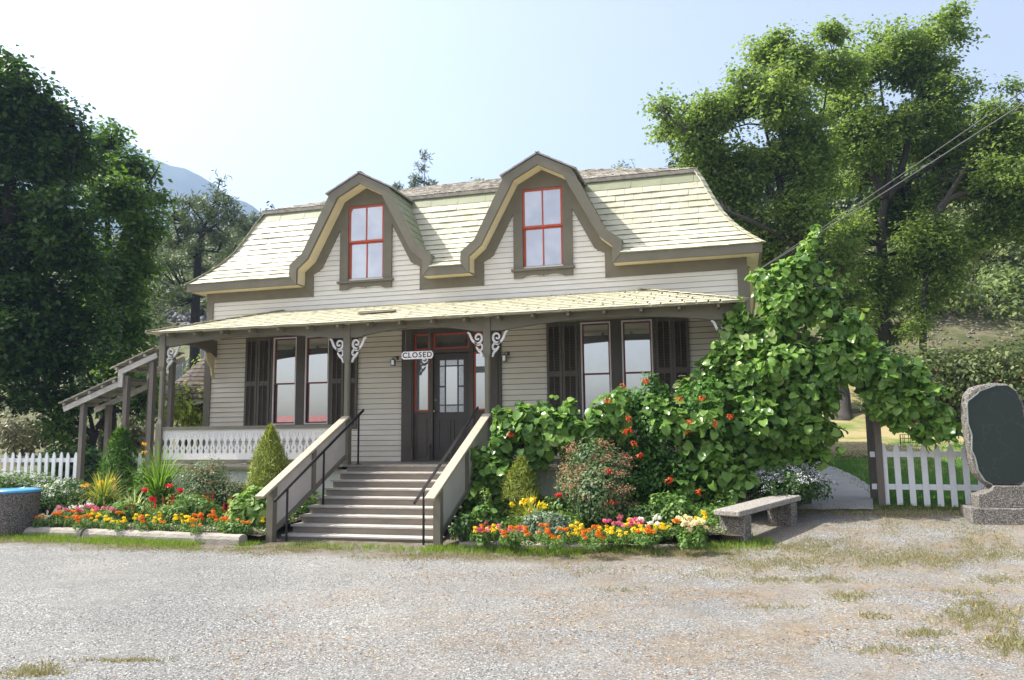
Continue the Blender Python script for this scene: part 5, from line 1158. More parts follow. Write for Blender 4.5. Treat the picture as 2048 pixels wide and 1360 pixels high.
for q0, q1, n_ in (((960, 900), (905, 925), 12), ((1130, 810), (1110, 790), 7), ((930, 1000), (895, 1040), 10)): tendril(onY(q0[0], q0[1], 12.3), onY(q1[0], q1[1], 12.2), n_, .11, L_VINE, t2)
t3 = thing('trumpet_vine', 'trumpet vine with clusters of orange-red flowers climbing over the porch railing', 'vine', (-1.6, 12.7, .3))
vine_mass(t3, VB([(1210, 830, 40), (1260, 810, 42), (1300, 800, 44), (1240, 870, 55), (1330, 860, 60), (1385, 800, 50), (1410, 850, 50), (1380, 920, 60), (1300, 930, 60), (1420, 960, 50), (1350, 980, 45), (1130, 830, 30), (1080, 815, 18), (1040, 812, 12), (1450, 1000, 34), (1300, 770, 22), (1245, 790, 20), (1200, 900, 50), (1160, 950, 50), (1250, 970, 50)], 12.75), 17000, .072, L_TRUM, 'foliage', T_LEAF)
vine_mass(t3, VB([(1400, 860, 60), (1330, 830, 50), (1440, 930, 50), (1370, 990, 40), (1455, 1000, 30), (1220, 820, 40), (1480, 960, 30)], 12.55), 900, .13, L_VINE, 'large_foliage')
TRF = foliage_mat('trumpet_flower', (.50, .04, .015), (.80, .16, .04), .3)
def flower_cluster(c, n, r, m, size, name, parent):
    u = rnd(n); P = np.array(c)+u*r*rng.uniform(.3, 1, (n, 1)); return leaves(name, P, u+np.array([0, -.5, .5]), u+rng.normal(size=u.shape)*.3, size*rng.uniform(.7, 1.2, n), T_LEAF, m, parent, wid=size*.8)
for px, py in ((1246, 771), (1291, 761), (1215, 799), (1258, 836), (1260, 859), (1268, 887), (1250, 862), (1358, 796), (1405, 795), (1380, 842), (1428, 845), (1337, 962), (1398, 984), (1340, 955), (1279, 909), (1460, 832), (1375, 860), (1020, 868)):
    p_ = onY(px, py, 12.18); flower_cluster(p_, 20, .045, TRF, .045, 'flower_cluster', t3)
# ---------------------------------------------------------------- flower beds
def heads(cs, r, m, parent, name='flower_head', n=46, flat=.75, pet=.028):
    for c in cs:
        u = rnd(n); u = u[u[:, 2] > -.45]; P = np.array(c)+u*r*np.array([1, 1, flat])*.8; leaves(name, P, u+rng.normal(size=u.shape)*.35, rng.normal(size=u.shape), pet*rng.uniform(.8, 1.3, len(u)), T_LEAF, m, parent, wid=pet*1.1)
def petal_mat(n, a, b): return foliage_mat(n, a, b, .25)
PM = {'orange': petal_mat('orange_petals', (.60, .15, .008), (.80, .30, .02)), 'yellow': petal_mat('yellow_petals', (.74, .50, .01), (.90, .74, .04)), 'pink': petal_mat('pink_petals', (.55, .09, .18), (.80, .25, .36)),
      'red': petal_mat('red_petals', (.45, .012, .01), (.75, .04, .03)), 'white': petal_mat('white_petals', (.70, .69, .60), (.86, .85, .80)), 'lilac': petal_mat('pale_lilac_petals', (.55, .50, .58), (.82, .79, .84)), 'brown': petal_mat('faded_brown_petals', (.24, .11, .06), (.50, .27, .17)),
      'cream': petal_mat('cream_petals', (.75, .62, .30), (.86, .80, .55)), 'purple': petal_mat('purple_petals', (.07, .015, .09), (.18, .05, .2)), 'amber': petal_mat('amber_petals', (.80, .38, .02), (.88, .58, .10))}
FL_ = foliage_mat('bed_foliage', (.055, .12, .025), (.19, .32, .075), .3)
def marigold(color, variant):
    t = thing('marigold_plant', 'x', 'flower plant'); n = 170; u = rnd(n); u[:, 2] = abs(u[:, 2]); P = u*np.array([.105, .105, .15])*rng.uniform(.5, 1, (n, 1)); leaves('foliage', P, u+rng.normal(size=u.shape)*.5, u+rng.normal(size=u.shape)*.4, .05*rng.uniform(.6, 1.2, n), T_LEAF, FL_, t, wid=.03)
    cs = [(random.uniform(-.075, .075), random.uniform(-.09, .04), random.uniform(.13, .21)) for _ in range(2+variant)]; heads(cs, .034, PM[color], t, n=60, pet=.024); return t
def place(proto, p_, lab, group, used=set()):
    if id(proto) not in used: used.add(id(proto)); o = proto; o.location = p_; o.rotation_euler = (0, 0, random.uniform(-.6, .6))
    else: o = copy_tree(proto, None, p_, random.uniform(-.7, .7))
    s_ = random.uniform(.88, 1.12); o.scale = (s_, s_, s_); o['label'] = lab
    if group: o['group'] = group
    elif 'group' in o: del o['group']
    return o
_used = {}
MG = {}
def getp(kind, variant, fn):
    if (kind, variant) not in MG: MG[(kind, variant)] = fn()
    return MG[(kind, variant)]
def onbed(px, py, dz=.14):
    d = ray(px, py)
    P_ = CP+d[None]*_T[:, None]; k = np.argmax(P_[:, 2] <= bedz(P_[:, 0], P_[:, 1])+dz); p_ = P_[k].copy(); p_[2] = float(bedz(p_[0], p_[1])); return p_
LEFTM = [(82, 1042, 'orange'), (112, 1042, 'orange'), (122, 1036, 'orange'), (141, 1040, 'orange'), (152, 1036, 'orange'), (163, 1040, 'orange'), (172, 1044, 'orange'), (160, 1048, 'orange'), (182, 1036, 'yellow'), (190, 1044, 'yellow'), (204, 1037, 'yellow'), (213, 1044, 'yellow'), (228, 1047, 'yellow'), (240, 1041, 'orange'), (243, 1050, 'yellow'), (268, 1036, 'yellow'), (280, 1042, 'yellow'), (290, 1050, 'orange'), (303, 1040, 'yellow'), (315, 1046, 'yellow'), (322, 1038, 'yellow'), (330, 1033, 'orange'), (328, 1049, 'orange'), (352, 1044, 'yellow'), (360, 1036, 'yellow'), (370, 1040, 'yellow'), (373, 1051, 'yellow'), (382, 1043, 'yellow'), (392, 1030, 'yellow'), (388, 1052, 'orange'), (396, 1045, 'orange'), (393, 1056, 'orange'), (408, 1042, 'orange'), (420, 1044, 'orange'), (432, 1040, 'orange'), (440, 1046, 'orange'), (446, 1050, 'orange'), (458, 1050, 'orange'), (467, 1051, 'orange'), (410, 1033, 'orange'), (492, 1055, 'orange'), (524, 1048, 'yellow')]
RIGHTM = [(941, 1062, 'yellow'), (952, 1066, 'yellow'), (968, 1066, 'orange'), (982, 1066, 'yellow'), (995, 1064, 'yellow'), (1012, 1075, 'orange'), (1020, 1068, 'orange'), (1028, 1073, 'orange'), (1057, 1075, 'orange'), (1084, 1070, 'orange'), (1088, 1066, 'orange'), (1098, 1077, 'orange'), (1114, 1080, 'orange'), (1126, 1073, 'orange'), (1145, 1073, 'yellow'), (1154, 1066, 'yellow'), (1162, 1060, 'yellow'), (1172, 1080, 'orange'), (1177, 1071, 'orange'), (1190, 1070, 'orange'), (1195, 1082, 'orange'), (1202, 1068, 'yellow'), (1215, 1064, 'yellow'), (1222, 1072, 'yellow'), (1232, 1066, 'yellow'), (1242, 1073, 'yellow'), (1253, 1058, 'yellow'), (1262, 1064, 'yellow'), (1270, 1056, 'yellow'), (1275, 1068, 'yellow'), (1284, 1069, 'orange'), (1296, 1069, 'orange'), (1305, 1073, 'orange'), (1290, 1076, 'orange'), (1313, 1062, 'yellow'), (1322, 1064, 'yellow'), (1330, 1058, 'yellow'), (1345, 1060, 'orange')]
ORD = [''] + ['first', 'second', 'third', 'fourth', 'fifth', 'sixth', 'seventh', 'eighth', 'ninth', 'tenth', 'eleventh', 'twelfth', 'thirteenth', 'fourteenth', 'fifteenth', 'sixteenth', 'seventeenth', 'eighteenth', 'nineteenth', 'twentieth', 'twenty-first', 'twenty-second', 'twenty-third', 'twenty-fourth', 'twenty-fifth', 'twenty-sixth', 'twenty-seventh', 'twenty-eighth', 'twenty-ninth', 'thirtieth']
cnt = {}
def ordl(key, fmt):
    cnt[key] = cnt.get(key, 0)+1; return fmt.replace('#', ORD[cnt[key]])
LEFTM.sort(); RIGHTM.sort()
used = set()
for lst, side_ in ((LEFTM, 'left'), (RIGHTM, 'right')):
    for i, (px, py, c) in enumerate(lst):
        v = i % 3; key = (c, v)
        if key not in MG: MG[key] = marigold(c, v)
        pr_ = MG[key]; p_ = onbed(px, py-4); p_[2] += .02; p_ = tuple(p_); cnt[(c, side_)] = cnt.get((c, side_), 0)+1; lab = f'{ORD[cnt[(c, side_)]]} {c} marigold plant from the left end of the {side_} flower bed'
        if key not in used: used.add(key); o = pr_; o.location = p_
        else: o = copy_tree(pr_, None, p_)
        o.rotation_euler = (0, 0, random.uniform(-.6, .6)); s_ = random.uniform(.85, 1.1); o.scale = (s_, s_, s_); o['label'] = lab; o['group'] = f'{c} marigolds of the {side_} bed'
def spike_plant(name, cat, c, hgt, n, m, lab, group, fol=FL_, spikes=2, sr=.017):
    t = thing(name, lab, cat, tuple(c), group); q = 150; u = rnd(q); u[:, 2] = abs(u[:, 2]); P = np.array(c)+u*np.array([.09, .09, hgt*.7])*rng.uniform(.4, 1, (q, 1)); leaves('foliage', P, u+np.array([0, 0, .6]), u+rng.normal(size=u.shape)*.3, .065*rng.uniform(.6, 1.2, q), T_LEAF, fol, t)
    for k in range(spikes):
        b_ = np.array(c)+np.array([random.uniform(-.07, .07), random.uniform(-.06, .06), hgt*.55]); f = rng.random(n); a_ = rng.random(n)*6.28; rr_ = sr*(1.1-f*.9)
        P = np.stack([b_[0]+rr_*np.cos(a_), b_[1]+rr_*np.sin(a_), b_[2]+f*hgt*.6], 1); N = np.stack([np.cos(a_), np.sin(a_), .3+0*a_], 1); leaves('flower_spike', P, N, N*.6+np.array([0, 0, .7])+rng.normal(size=N.shape)*.3, .024*rng.uniform(.7, 1.2, n), T_LEAF, m, t, wid=.013)
    return t
for px, py in ((262, 1028), (308, 1018), (318, 1022), (330, 1016), (342, 1020), (352, 1018), (370, 1016), (378, 1014), (392, 1016), (404, 1012), (412, 1020), (420, 1016), (432, 1018), (452, 1024), (462, 1020)):
    c = onbed(px, py+8, .12); spike_plant('salvia_plant', 'flower plant', c, random.uniform(.27, .38), 60, PM['red'], ordl('sal', '# red salvia plant from the left in the middle of the left bed'), 'red salvias of the left bed')
for px, py in ((1158, 1036), (1172, 1030), (1184, 1034)):
    c = onbed(px, py+12, .1); spike_plant('salvia_plant', 'flower plant', c, .36, 36, PM['purple'], ordl('psal', '# purple salvia from the left in front of the faded spirea bush'), 'purple salvias of the right bed')
def zinnia(c, color, lab, group, n=4, hgt=.3, hr=.035):
    t = thing('zinnia_plant', lab, 'flower plant', tuple(c), group); q = 130; u = rnd(q); u[:, 2] = abs(u[:, 2]); P = np.array(c)+u*np.array([.09, .09, hgt*.85])*rng.uniform(.3, 1, (q, 1)); leaves('foliage', P, u+np.array([0, 0, .6]), u+rng.normal(size=u.shape)*.4, .06*rng.uniform(.6, 1.2, q), T_LEAF, FL_, t)
    heads([(c[0]+random.uniform(-.09, .09), c[1]+random.uniform(-.08, .02), c[2]+hgt+random.uniform(-.06, .03)) for _ in range(n)], hr, PM[color], t, flat=.5)
for px, py in sorted(((118, 1022), (128, 1026), (172, 1020), (182, 1018), (192, 1020), (200, 1022), (213, 1024), (228, 1026), (150, 1024))): zinnia(onbed(px, py+14, .1), 'pink', ordl('z1', '# dusty pink zinnia from the left behind the left bed marigolds'), 'pink zinnias of the left bed', 3, .26, .028)
for px, py in sorted(((972, 1050), (1010, 1058), (1030, 1062), (965, 1060))): zinnia(onbed(px, py+12, .1), 'pink', ordl('z2', '# rosy pink zinnia right of the foot of the steps'), 'pink zinnias by the steps', 3, .2, .03)
for px, py in sorted(((1230, 1044), (1222, 1052), (1240, 1052), (1255, 1052), (1268, 1052), (1276, 1048))): zinnia(onbed(px, py+14, .1), 'pink', ordl('z3', '# bright pink zinnia from the left behind the right bed marigolds'), 'pink zinnias behind the yellow marigolds', 3, .24, .036)
for px, py in sorted(((1290, 1042), (1305, 1052), (1312, 1040))): zinnia(onbed(px, py+16, .1), 'white', ordl('z4', '# creamy white zinnia from the left near the right bed end'), 'white zinnias of the right bed', 3, .26, .034)
for px, py in sorted(((1362, 1044), (1378, 1050), (1392, 1046), (1400, 1056), (1370, 1060))): zinnia(onbed(px, py+16, .1), 'cream', ordl('z5', '# cream-flowered plant from the left beside the stone bench'), 'cream flowers by the bench', 8, .26, .024)
zinnia(onbed(1400, 1052, .12), 'yellow', 'single yellow-flowered plant next to the cream flowers by the bench', None, 4, .28, .03)
def tall_flower(px, py, Y, color, lab, r=.055, n=60):
    c = onY(px, py, Y); g = float(bedz(c[0], Y)); t = thing('tall_flower', lab, 'flower', (c[0], Y, g)); MB().tube([(c[0], Y, g), (c[0]+.01, Y, c[2])], .006, 5).build('stem', mat('green_stem', (.08, .15, .03), .6), t)
    P = np.array([(c[0]+random.uniform(-.05, .05), Y+random.uniform(-.05, .05), g+(c[2]-g)*random.uniform(.1, .9)) for _ in range(14)]); leaves('leaf', P, rnd(14)+np.array([0, 0, 1]), rnd(14), .09, T_LEAF, FL_, t); heads([tuple(c)], r, PM[color], t, n=n, flat=.5, pet=.04)
tall_flower(290, 980, 11.2, 'red', 'tall red dahlia-like flower, leftmost of three above the salvias')
tall_flower(338, 972, 11.4, 'red', 'tall red dahlia-like flower in front of the long-leaved clump')
tall_flower(361, 981, 11.2, 'red', 'tall red dahlia-like flower nearest the pale spirea', .045)
tall_flower(303, 998, 11.0, 'red', 'shorter red flower just below the tall red blooms', .04)
tall_flower(1118, 990, 11.3, 'red', 'single red rose in front of the faded spirea bush'); tall_flower(1226, 1006, 11.2, 'red', 'red poppy-like bloom on a bare stem above the pink zinnias', .05)
tall_flower(1217, 942, 11.4, 'red', 'small red bloom among the faded spirea heads', .035)
tall_flower(288, 888, 12.4, 'amber', 'upper orange daylily bloom on a tall stem by the porch corner', .05, 20); tall_flower(289, 904, 12.5, 'amber', 'lower orange daylily bloom just under the topmost one', .045, 20)
# strap-leaved clumps
def strap(name, lab, c, n, ln, m, spread=.9, wd=.02, fl=None, nf=0, arch=1.0):
    t = thing(name, lab, 'plant', tuple(c)); V = []; F = []; A = []
    for k in range(n):
        a = random.uniform(0, 6.283); l_ = ln*random.uniform(.6, 1.15); tilt = random.uniform(.1, spread); d_ = np.array([math.cos(a), math.sin(a), 0]); s_ = np.array([-math.sin(a), math.cos(a), 0]); p = np.array(c)+d_*random.uniform(0, .07); v = random.random(); i0 = len(V); ang = math.pi/2-tilt*.5; ns_ = 7
        for j in range(ns_+1):
            f = j/ns_; w_ = wd*(1-f**2.2)*.5+.0015; V += [p-s_*w_, p+s_*w_]; A += [v, v]; ang -= arch*tilt*2.0/ns_*f*1.6; p = p+(d_*math.cos(ang)+np.array([0, 0, 1])*math.sin(ang))*l_/ns_
        for j in range(ns_): F.append((i0+2*j, i0+2*j+1, i0+2*j+3, i0+2*j+2))
    rawmesh('foliage', np.array(V), F, m, t, A)
    if fl: heads([(c[0]+random.uniform(-.3, .3), c[1]+random.uniform(-.3, .1), c[2]+ln*random.uniform(.55, .85)) for _ in range(nf)], .04, PM[fl], t, 'flower_head', 18, .8, .05)
    return t
STR = foliage_mat('strap_leaves', (.05, .13, .02), (.20, .32, .06), .4); STY = foliage_mat('yellowing_straps', (.12, .18, .03), (.42, .42, .09), .4)
strap('daylily_clump', 'large fountain of long green strap leaves in front of the porch corner', onbed(315, 1008, .05), 260, 1.1, STR, 1.45, .026)
strap('daylily_clump', 'bushy yellow-green daylily clump with a few yellow blooms near the left arbour post', onbed(205, 1016, .05), 300, .72, STY, 1.5, .020, 'amber', 6)
strap('variegated_grass', 'pale striped grass arching low in front of the big strap-leaved clump', onbed(268, 1035, .05), 60, .55, foliage_mat('variegated_straps', (.30, .36, .12), (.62, .64, .34), .4), 1.5, .022)
strap('daylily_clump', 'yellow-flowered daylily clump behind the red salvias, close to the steps', onbed(448, 1012, .05), 120, .5, STY, 1.2, .02, 'amber', 8)
strap('daylily_clump', 'daylily clump with open yellow blooms in the right bed under the small golden evergreen', onbed(1060, 1050, .05), 150, .52, STY, 1.2, .02, 'yellow', 9)
# shrubs in the beds
def flowering(name, lab, px, py, Y, rp, top, n, size, m, color, nh, hr, **kw):
    g = onY(px, py, Y); z0 = float(bedz(g[0], Y)) if Y < 13.2 else h(g[0], Y); zt = onY(px, top, Y)[2]; r_ = rp*float(np.linalg.norm(g-CP))/1640; o = shrub(name, lab, 'shrub', (g[0], Y, z0), (r_, r_*.8, zt-z0), n, size, m, **kw)
    u = rnd(nh*4); u = u[(u[:, 2] > -.05) & (u[:, 1] < .3)][:nh]; LB = t_LB[o.name]; kk = rng.integers(0, len(LB), len(u)); C = np.array([LB[i][0] for i in kk])+u*np.array([r_*1.15, r_*.9, (zt-z0)*.62])*np.array([LB[i][1] for i in kk])[:, None]*1.05
    nq = 16 if hr < .05 else 30; P = np.repeat(C, nq, 0)+rng.normal(size=(len(C)*nq, 3))*hr*np.array([1, 1, .45]); leaves('flower_heads', P, np.array([0, -.3, 1])+rng.normal(size=P.shape)*.5, rnd(len(P)), min(hr, .04)*.75*rng.uniform(.7, 1.2, len(P)), T_LEAF, PM[color], o, wid=min(hr, .04)*.7); return o
flowering('spirea_bush', 'tall spirea bush covered in faded brown flower heads in the right bed', 1185, 1040, 11.7, 104, 872, 9500, .055, foliage_mat('spirea_leaves', (.05, .10, .04), (.18, .27, .11), .25), 'brown', 105, .062)
flowering('spirea_bush', 'airy grey-green spirea with small faded pink heads before the left balustrade', 430, 1020, 12.2, 74, 908, 6200, .045, foliage_mat('spirea_pale_leaves', (.06, .10, .04), (.20, .26, .12), .3), 'brown', 60, .028)
flowering('phlox_bush', 'broad white phlox bush beside the bench and garden path', 1575, 1040, 12.9, 92, 915, 5600, .06, DG, 'lilac', 210, .035)
flowering('phlox_bush', 'white phlox bush right behind the litter bin', 95, 1045, 11.9, 70, 938, 5200, .06, DG, 'white', 110, .034)
flowering('phlox_bush', 'lilac-white phlox bush against the far left picket fence', 30, 1010, 12.9, 80, 925, 4600, .06, FL_, 'lilac', 150, .034)
flowering('phlox_bush', 'small white phlox between the picket fence and the left arbour post', 135, 1010, 12.6, 34, 945, 2200, .055, DG, 'lilac', 50, .03)
for (px, py, Y, rp, top, n, size, m, tm, lab) in ((505, 1040, 11.2, 50, 945, 1900, .10, foliage_mat('lime_leaves', (.10, .20, .04), (.30, .42, .12), .35), T_BROAD, 'lime-green broad-leaved plant against the left side of the steps'), (1115, 1070, 10.9, 44, 1020, 2600, .05, foliage_mat('greygreen_leaves', (.12, .18, .10), (.30, .38, .24), .2), T_LEAF, 'frosty grey-green poppy foliage in the right bed'), (1075, 1050, 11.2, 30, 1010, 1500, .05, foliage_mat('greygreen_leaves', (.12, .18, .10), (.30, .38, .24), .2), T_LEAF, 'lower grey-green poppy foliage under the daylily blooms'), (1345, 1060, 11.3, 48, 965, 2400, .07, FL_, T_LEAF, 'leafy hydrangea with pale green heads near the bench'), (925, 1075, 10.8, 30, 1020, 1300, .06, DG, T_LEAF, 'dark leafy plant at the foot of the right stair rail'), (965, 1050, 11.0, 36, 1010, 1300, .085, FL_, T_BROAD, 'broad-leaved plant between the steps and the golden evergreen'), (1285, 1060, 11.4, 54, 995, 2400, .05, DG, T_LEAF, 'dark low foliage behind the pink zinnias'), (395, 1030, 11.3, 70, 985, 3000, .06, FL_, T_LEAF, 'green foliage behind the red salvias'), (250, 1030, 11.3, 44, 990, 1200, .06, FL_, T_LEAF, 'leafy filler between the two daylily clumps'), (140, 1030, 11.3, 36, 1008, 1200, .055, FL_, T_LEAF, 'leafy filler at the left end of the left bed'), (470, 1060, 10.7, 26, 1030, 900, .055, FL_, T_LEAF, 'leafy plant at the right end of the left kerb'), (970, 975, 11.5, 20, 950, 500, .05, foliage_mat('lime_leaves', (.10, .20, .04), (.30, .42, .12), .35), T_LEAF, 'thin bright weed against the dark vine leaves'), (290, 960, 12.6, 26, 925, 900, .06, FL_, T_LEAF, 'leafy growth below the orange daylily blooms')):
    g = onY(px, py, Y); z0 = float(bedz(g[0], Y)); zt = onY(px, top, Y)[2]; r_ = rp*float(np.linalg.norm(g-CP))/1640; shrub('leafy_plant', lab, 'plant', (g[0], Y, z0), (r_, r_*.7, max(.12, zt-z0)), n, size, m, tm)
# pale ground cover along the front of both beds, one mat
P_ = []
for x0, x1, y0, y1 in ((KA[0]-.1, -7.0, KA[1]+.28, KC[1]+.28), (-4.0, -.2, KD[1]+.24, KE[1]+.3)):
    for k in range(5200 if x0 < -5 else 3600):
        u = random.random(); x = x0+(x1-x0)*u; y = y0+(y1-y0)*u+abs(random.gauss(0, .16)); P_.append((x, y, float(bedz(x, y))+random.uniform(.0, .07)))
P_ = np.array(P_); tag(leaves('ground_cover', P_, rnd(len(P_))+np.array([0, 0, 1.2]), rnd(len(P_)), .035*rng.uniform(.6, 1.3, len(P_)), T_LEAF, foliage_mat('pale_ground_cover', (.10, .15, .05), (.42, .45, .26), .2)), 'pale green ground cover spilling along the front of the flower beds', 'ground cover', kind='stuff')
P_ = []
for x0, x1 in ((-11.3, -7.05), (-4.1, -.1)):
    for k in range(15000):
        x = random.uniform(x0, x1); y = random.uniform(11.3, 13.1); P_.append((x, y, float(bedz(x, y))+random.uniform(0, .12+.26*max(0, math.sin(x*5.3+y*3)*math.sin(x*2.1-y*4.7))*min(1, (y-11.2)/.7))))
P_ = np.array(P_); tag(leaves('bed_undergrowth', P_, rnd(len(P_))+np.array([0, 0, 1.2]), rnd(len(P_)), .06*rng.uniform(.6, 1.3, len(P_)), T_LEAF, FL_), 'mixed low green undergrowth filling the flower beds', 'undergrowth', kind='stuff')
# ---------------------------------------------------------------- grass, weeds and litter on the gravel
def ns2(x, y): return (np.sin(x*2.1+1.3*np.sin(y*1.7))+np.sin(y*3.3-x*1.1+2)+.7*np.sin(x*5.3+y*2.9)+.5*np.sin(x*9.1-y*7.7))/3.2
def blades(name, lab, pts, hgt, m, wid=.006, lean=.5):
    P = np.array(pts); n = len(P); T = np.array([0, 0, 1])+rng.normal(size=(n, 3))*lean*np.array([1, 1, .2]); N = rnd(n)*np.array([1, 1, .2]); return tag(leaves(name, P, N, T, hgt*rng.uniform(.5, 1.3, n), T_BLADE, m, wid=wid*rng.uniform(.7, 1.4, n)), lab, 'grass', kind='stuff')
GR = foliage_mat('fresh_grass', (.09, .17, .02), (.28, .38, .07), .3); GD = foliage_mat('dry_grass', (.17, .17, .075), (.36, .33, .17), .25, (.42, .27, .14)); GL = foliage_mat('lawn_blades', (.03, .09, .012), (.12, .22, .04), .3)
def kerby(x): return np.interp(x, [-15, KA[0], KC[0], -6.8, -4.4, KD[0], KE[0], .2], [KA[1]+.1, KA[1], KC[1], 10.7, 10.65, KD[1], KE[1], KE[1]+.5])
pts = []
while len(pts) < 15000:
    x = random.uniform(-14, .4); 
    if -6.9 < x < -4.3 and random.random() < .75: continue
    y = kerby(x)-abs(random.gauss(0, .22))+.03; 
    if ns2(x, y*1.5) < -.35: continue
    pts.append((x, y, h(x, y)))
blades('grass', 'fresh green grass and weeds growing along the foot of the kerbs', pts, .075, GR, .007)
pts = []
while len(pts) < 13000:
    x = random.uniform(-13, 1); y = kerby(x)-.15-abs(random.gauss(0, .35))
    if ns2(x*1.3+3, y*2) < .1: continue
    pts.append((x, y, h(x, y)))
PT_ = [(1720, 1112, 190, 26, 6500), (1540, 1128, 120, 16, 3400), (1850, 1118, 140, 18, 4500), (1960, 1078, 90, 24, 5000), (1790, 1070, 100, 12, 3500), (1420, 1104, 110, 12, 4000), (1990, 1108, 80, 14, 2500), (1620, 1092, 90, 8, 2000), (1650, 1160, 70, 8, 900), (1960, 1235, 100, 24, 3500), (1950, 1208, 40, 8, 900), (1850, 1268, 60, 9, 900), (2020, 1285, 50, 28, 1600), (1540, 1160, 60, 7, 700), (1340, 1098, 60, 8, 1500), (70, 1345, 60, 10, 900), (250, 1322, 110, 4, 500), (1180, 1140, 120, 14, 700), (900, 1118, 160, 8, 900), (1700, 1190, 60, 8, 600), (1420, 1150, 90, 10, 700), (1780, 1300, 120, 10, 700), (1550, 1215, 80, 7, 400), (1240, 1180, 60, 6, 300), (2000, 1160, 60, 10, 900), (30, 960, 30, 6, 100), (520, 1108, 60, 6, 500), (380, 1102, 90, 7, 700)]
for cx, cy, rx, ry, n_ in PT_:
    for k in range(int(n_*.62)):
        u, v = rng.normal(size=2)*.48; q = u*7+cx
        u += .18*math.sin(v*9+cx)+.1*math.sin(v*23); v += .3*math.sin(u*8+cy)+.15*math.sin(u*21)
        d = ray(cx+u*rx, cy+v*ry); g = CP+d*(-EYE/d[2]); 
        for _ in range(6): g = CP+d*((h(g[0], g[1])-EYE)/d[2])
        pts.append((g[0], g[1], h(g[0], g[1])))
blades('dry_grass', 'thin dry grass creeping in patches over the gravel', pts, .032, GD, .006, 1.0)
pts = []
while len(pts) < 26000:
    x = random.uniform(.6, 9); y = 13.35+random.random()**1.6*9
    if abs(x-np.interp(y, [13, 15.4, 17.6, 21], [1.48, 1.62, 1.25, -.8])) < .55: continue
    pts.append((x, y, h(x, y)+.01))
blades('lawn_grass_blades', 'green lawn grass behind the white picket fence', pts, .07, GL, .008, .5)
pts = []
while len(pts) < 5000:
    x = random.uniform(.5, 5); y = 13.0+random.uniform(0, .55); pts.append((x, y, h(x, y)))
blades('shaded_grass', 'rough grass strip along the foot of the right fence', pts, .06, GD, .007, .7)
# weed tufts
for (px, py, r_, lab) in ((1690, 1198, .16, 'pale green weed tuft alone on the gravel'), (1935, 1190, .22, 'larger weed tuft near the right edge of the gravel'), (1750, 1235, .14, 'ragged weed tuft on dry patch at the right'), (1990, 1225, .2, 'yellow-flecked weed tuft at the right edge'), (2010, 1290, .2, 'lowest weed tuft at the right edge'), (246, 1092, .08, 'tiny weed on the gravel before the left kerb'), (60, 1345, .2, 'flat dry weed patch at the bottom left'), (500, 1085, .17, 'leafy weed at the end of the left kerb by the steps'), (1480, 1075, .2, 'bright grass tuft under the bench seat')):
    g = onH(px, py); n = 170; a_ = rng.random(n)*6.28; rr_ = r_*np.sqrt(rng.random(n)); P = np.stack([g[0]+rr_*np.cos(a_), g[1]+rr_*np.sin(a_), g[2]+0*a_], 1); tag(leaves('weed_tuft', P, rnd(n), np.array([0, 0, 1])+rng.normal(size=(n, 3))*.75, .085*rng.uniform(.3, 1.2, n)*(.5+r_*2), T_LEAF, GR if py < 1100 else GD, None, wid=.015), lab, 'weed')
# pebbles and fallen leaves
n = 12000; x = rng.uniform(-6, 6, n); y = 4.2+5.6*rng.random(n)**1.2; s_ = rng.uniform(.004, .010, n); base = norm(np.array([(a_, b_, c_) for a_ in (-1, 1) for b_ in (-1, 1) for c_ in (-1, 1)], float)); q = np.array([(0, 1, 3, 2), (4, 6, 7, 5), (0, 4, 5, 1), (2, 3, 7, 6), (0, 2, 6, 4), (1, 5, 7, 3)])
V = base[None]*s_[:, None, None]*rng.uniform(.6, 1.2, (n, 8, 3))*np.array([1, 1, .6])+np.stack([x, y, H(x, y)+s_*.2], 1)[:, None]; F = q[None]+(np.arange(n)*8)[:, None, None]
tag(rawmesh('gravel_stones', V.reshape(-1, 3), F.reshape(-1, 4), mat('loose_stone', (.14, .14, .14), .9, col2=(.44, .43, .42), attr=True), None, np.repeat(rng.random(n), 8)), 'loose stones scattered over the gravel yard', 'gravel', kind='stuff')
pts = []
while len(pts) < 5200:
    x = random.uniform(-4.5, 6); y = random.uniform(4.6, 10)
    if ns2(x*1.1+2, y*1.2) < .05+random.uniform(-.2, .4): continue
    pts.append((x, y, h(x, y)+.006))
P_ = np.array(pts); tag(leaves('leaf_litter', P_, np.array([0, 0, 1])+rng.normal(size=P_.shape)*.25, rnd(len(P_))*np.array([1, 1, .1]), .018*rng.uniform(.3, 1.9, len(P_)), T_LEAF, foliage_mat('dead_leaves', (.22, .10, .04), (.52, .33, .15), .1)), 'dry fallen leaf scraps scattered on the gravel', 'leaf litter', kind='stuff')
# ---------------------------------------------------------------- the red-roofed building across the yard, seen mirrored in the left windows
bx, by = -32, -22; rb = thing('red_roofed_building', 'long low building with a red metal roof, mirrored in the left porch windows', 'building', (bx, by, 0))
MB().box(bx-9, bx+9, by-4, by, -.2, 1.9).build('wall', mat('far_wall', (.5, .42, .32), .8), rb)
MB().prismX([(by+.6, 1.9), (by+.6, 2.0), (by-2, 3.3), (by-4.6, 2.0), (by-4.6, 1.9), (by-2, 3.1)], bx-9.5, bx+9.5).build('roof', mat('red_roof', (.20, .03, .02), .5, .3, 3, col2=(.42, .10, .07), stretch=(4, 1, 1)), rb)

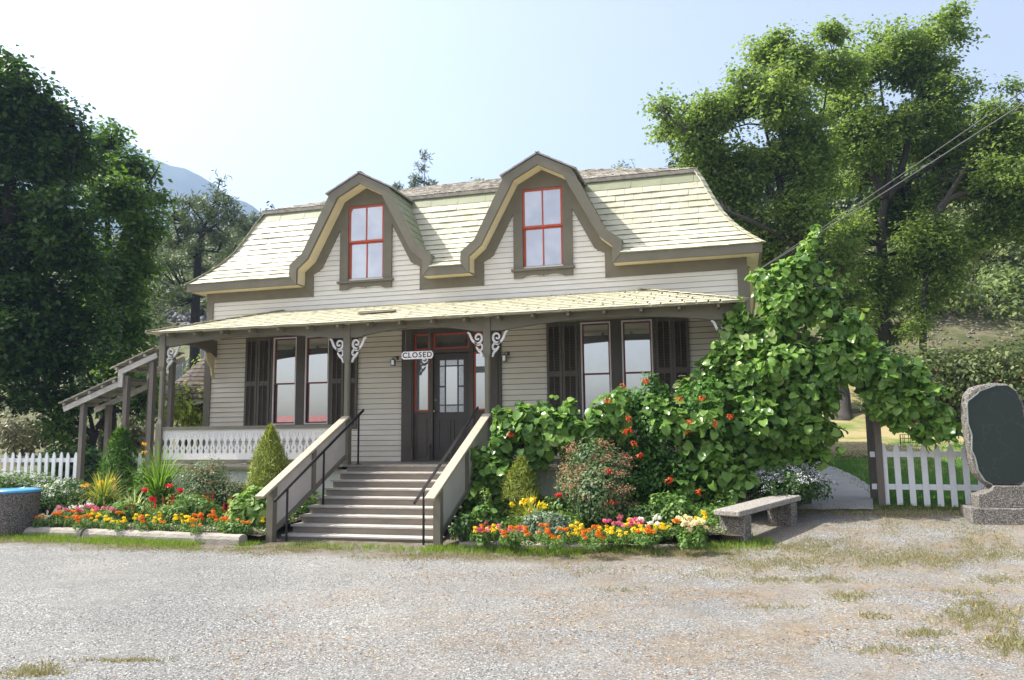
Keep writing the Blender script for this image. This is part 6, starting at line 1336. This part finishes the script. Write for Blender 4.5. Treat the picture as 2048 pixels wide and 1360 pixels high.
# small things on the lawn
g = onH(1828, 905); t = thing('wire_cage', 'small dark wire plant cage standing on the lawn behind the fence', 'cage', tuple(g)); m_ = MB()
for k in range(12):
    a_ = k*math.pi/6; m_.tube([(g[0]+.28*math.cos(a_), g[1]+.28*math.sin(a_), g[2]), (g[0]+.28*math.cos(a_), g[1]+.28*math.sin(a_), g[2]+.42)], .006, 4)
m_.build('uprights', BLACK, t); m_ = MB()
for q_ in range(5):
    z = g[2]+.06+q_*.09; m_.tube([(g[0]+.28*math.cos(k*math.pi/6), g[1]+.28*math.sin(k*math.pi/6), z) for k in range(13)], .006, 4)
m_.build('hoops', BLACK, t)
g = onH(1650, 925); n = 5200; u = rnd(n); u[:, 2] = abs(u[:, 2]); P = np.array([g[0]+.9, g[1]+1.2, h(g[0]+.9, g[1]+1.2)])+u*np.array([1.5, .7, .28])*rng.uniform(.7, 1.02, (n, 1))
tag(leaves('dry_grass_mound', P, u+rnd(n)*.6, rnd(n)*np.array([1, 1, .3]), .10*rng.uniform(.5, 1.3, n), T_LEAF, foliage_mat('straw', (.30, .25, .14), (.62, .54, .36), .2), None, None, .02), 'pale dry grass mound beside the bend of the garden path', 'mound')
for (px, py, s_, lab) in ((1648, 918, .16, 'rounded white stone where the garden path bends'), (1760, 925, .1, 'small grey stone by the dry grass mound')):
    g = onH(px, py); u = rnd(60); m_ = MB(); m_.lathe([(s_*.5, 0), (s_, s_*.3), (s_*.85, s_*.7), (s_*.3, s_*.95)], (g[0], g[1], g[2]-.03), 9); tag(m_.build('stone', mat('pale_stone', (.45, .43, .40), .9), smooth=True), lab, 'stone')
# ---------------------------------------------------------------- haze
hz = MB(); hz.box(-1300, 700, -90, 1300, -1.6, 470); hm = bpy.data.materials.new('haze'); hm.use_nodes = True; hn = hm.node_tree; hn.nodes.remove(hn.nodes['Principled BSDF'])
pv = hn.nodes.new('ShaderNodeVolumePrincipled'); pv.inputs['Density'].default_value = .00055; pv.inputs['Color'].default_value = (.45, .66, 1, 1); pv.inputs['Anisotropy'].default_value = .3; hn.links.new(pv.outputs[0], hn.nodes['Material Output'].inputs['Volume'])
tag(hz.build('haze', hm), 'thin summer haze in front of the far mountain', 'haze', kind='stuff')
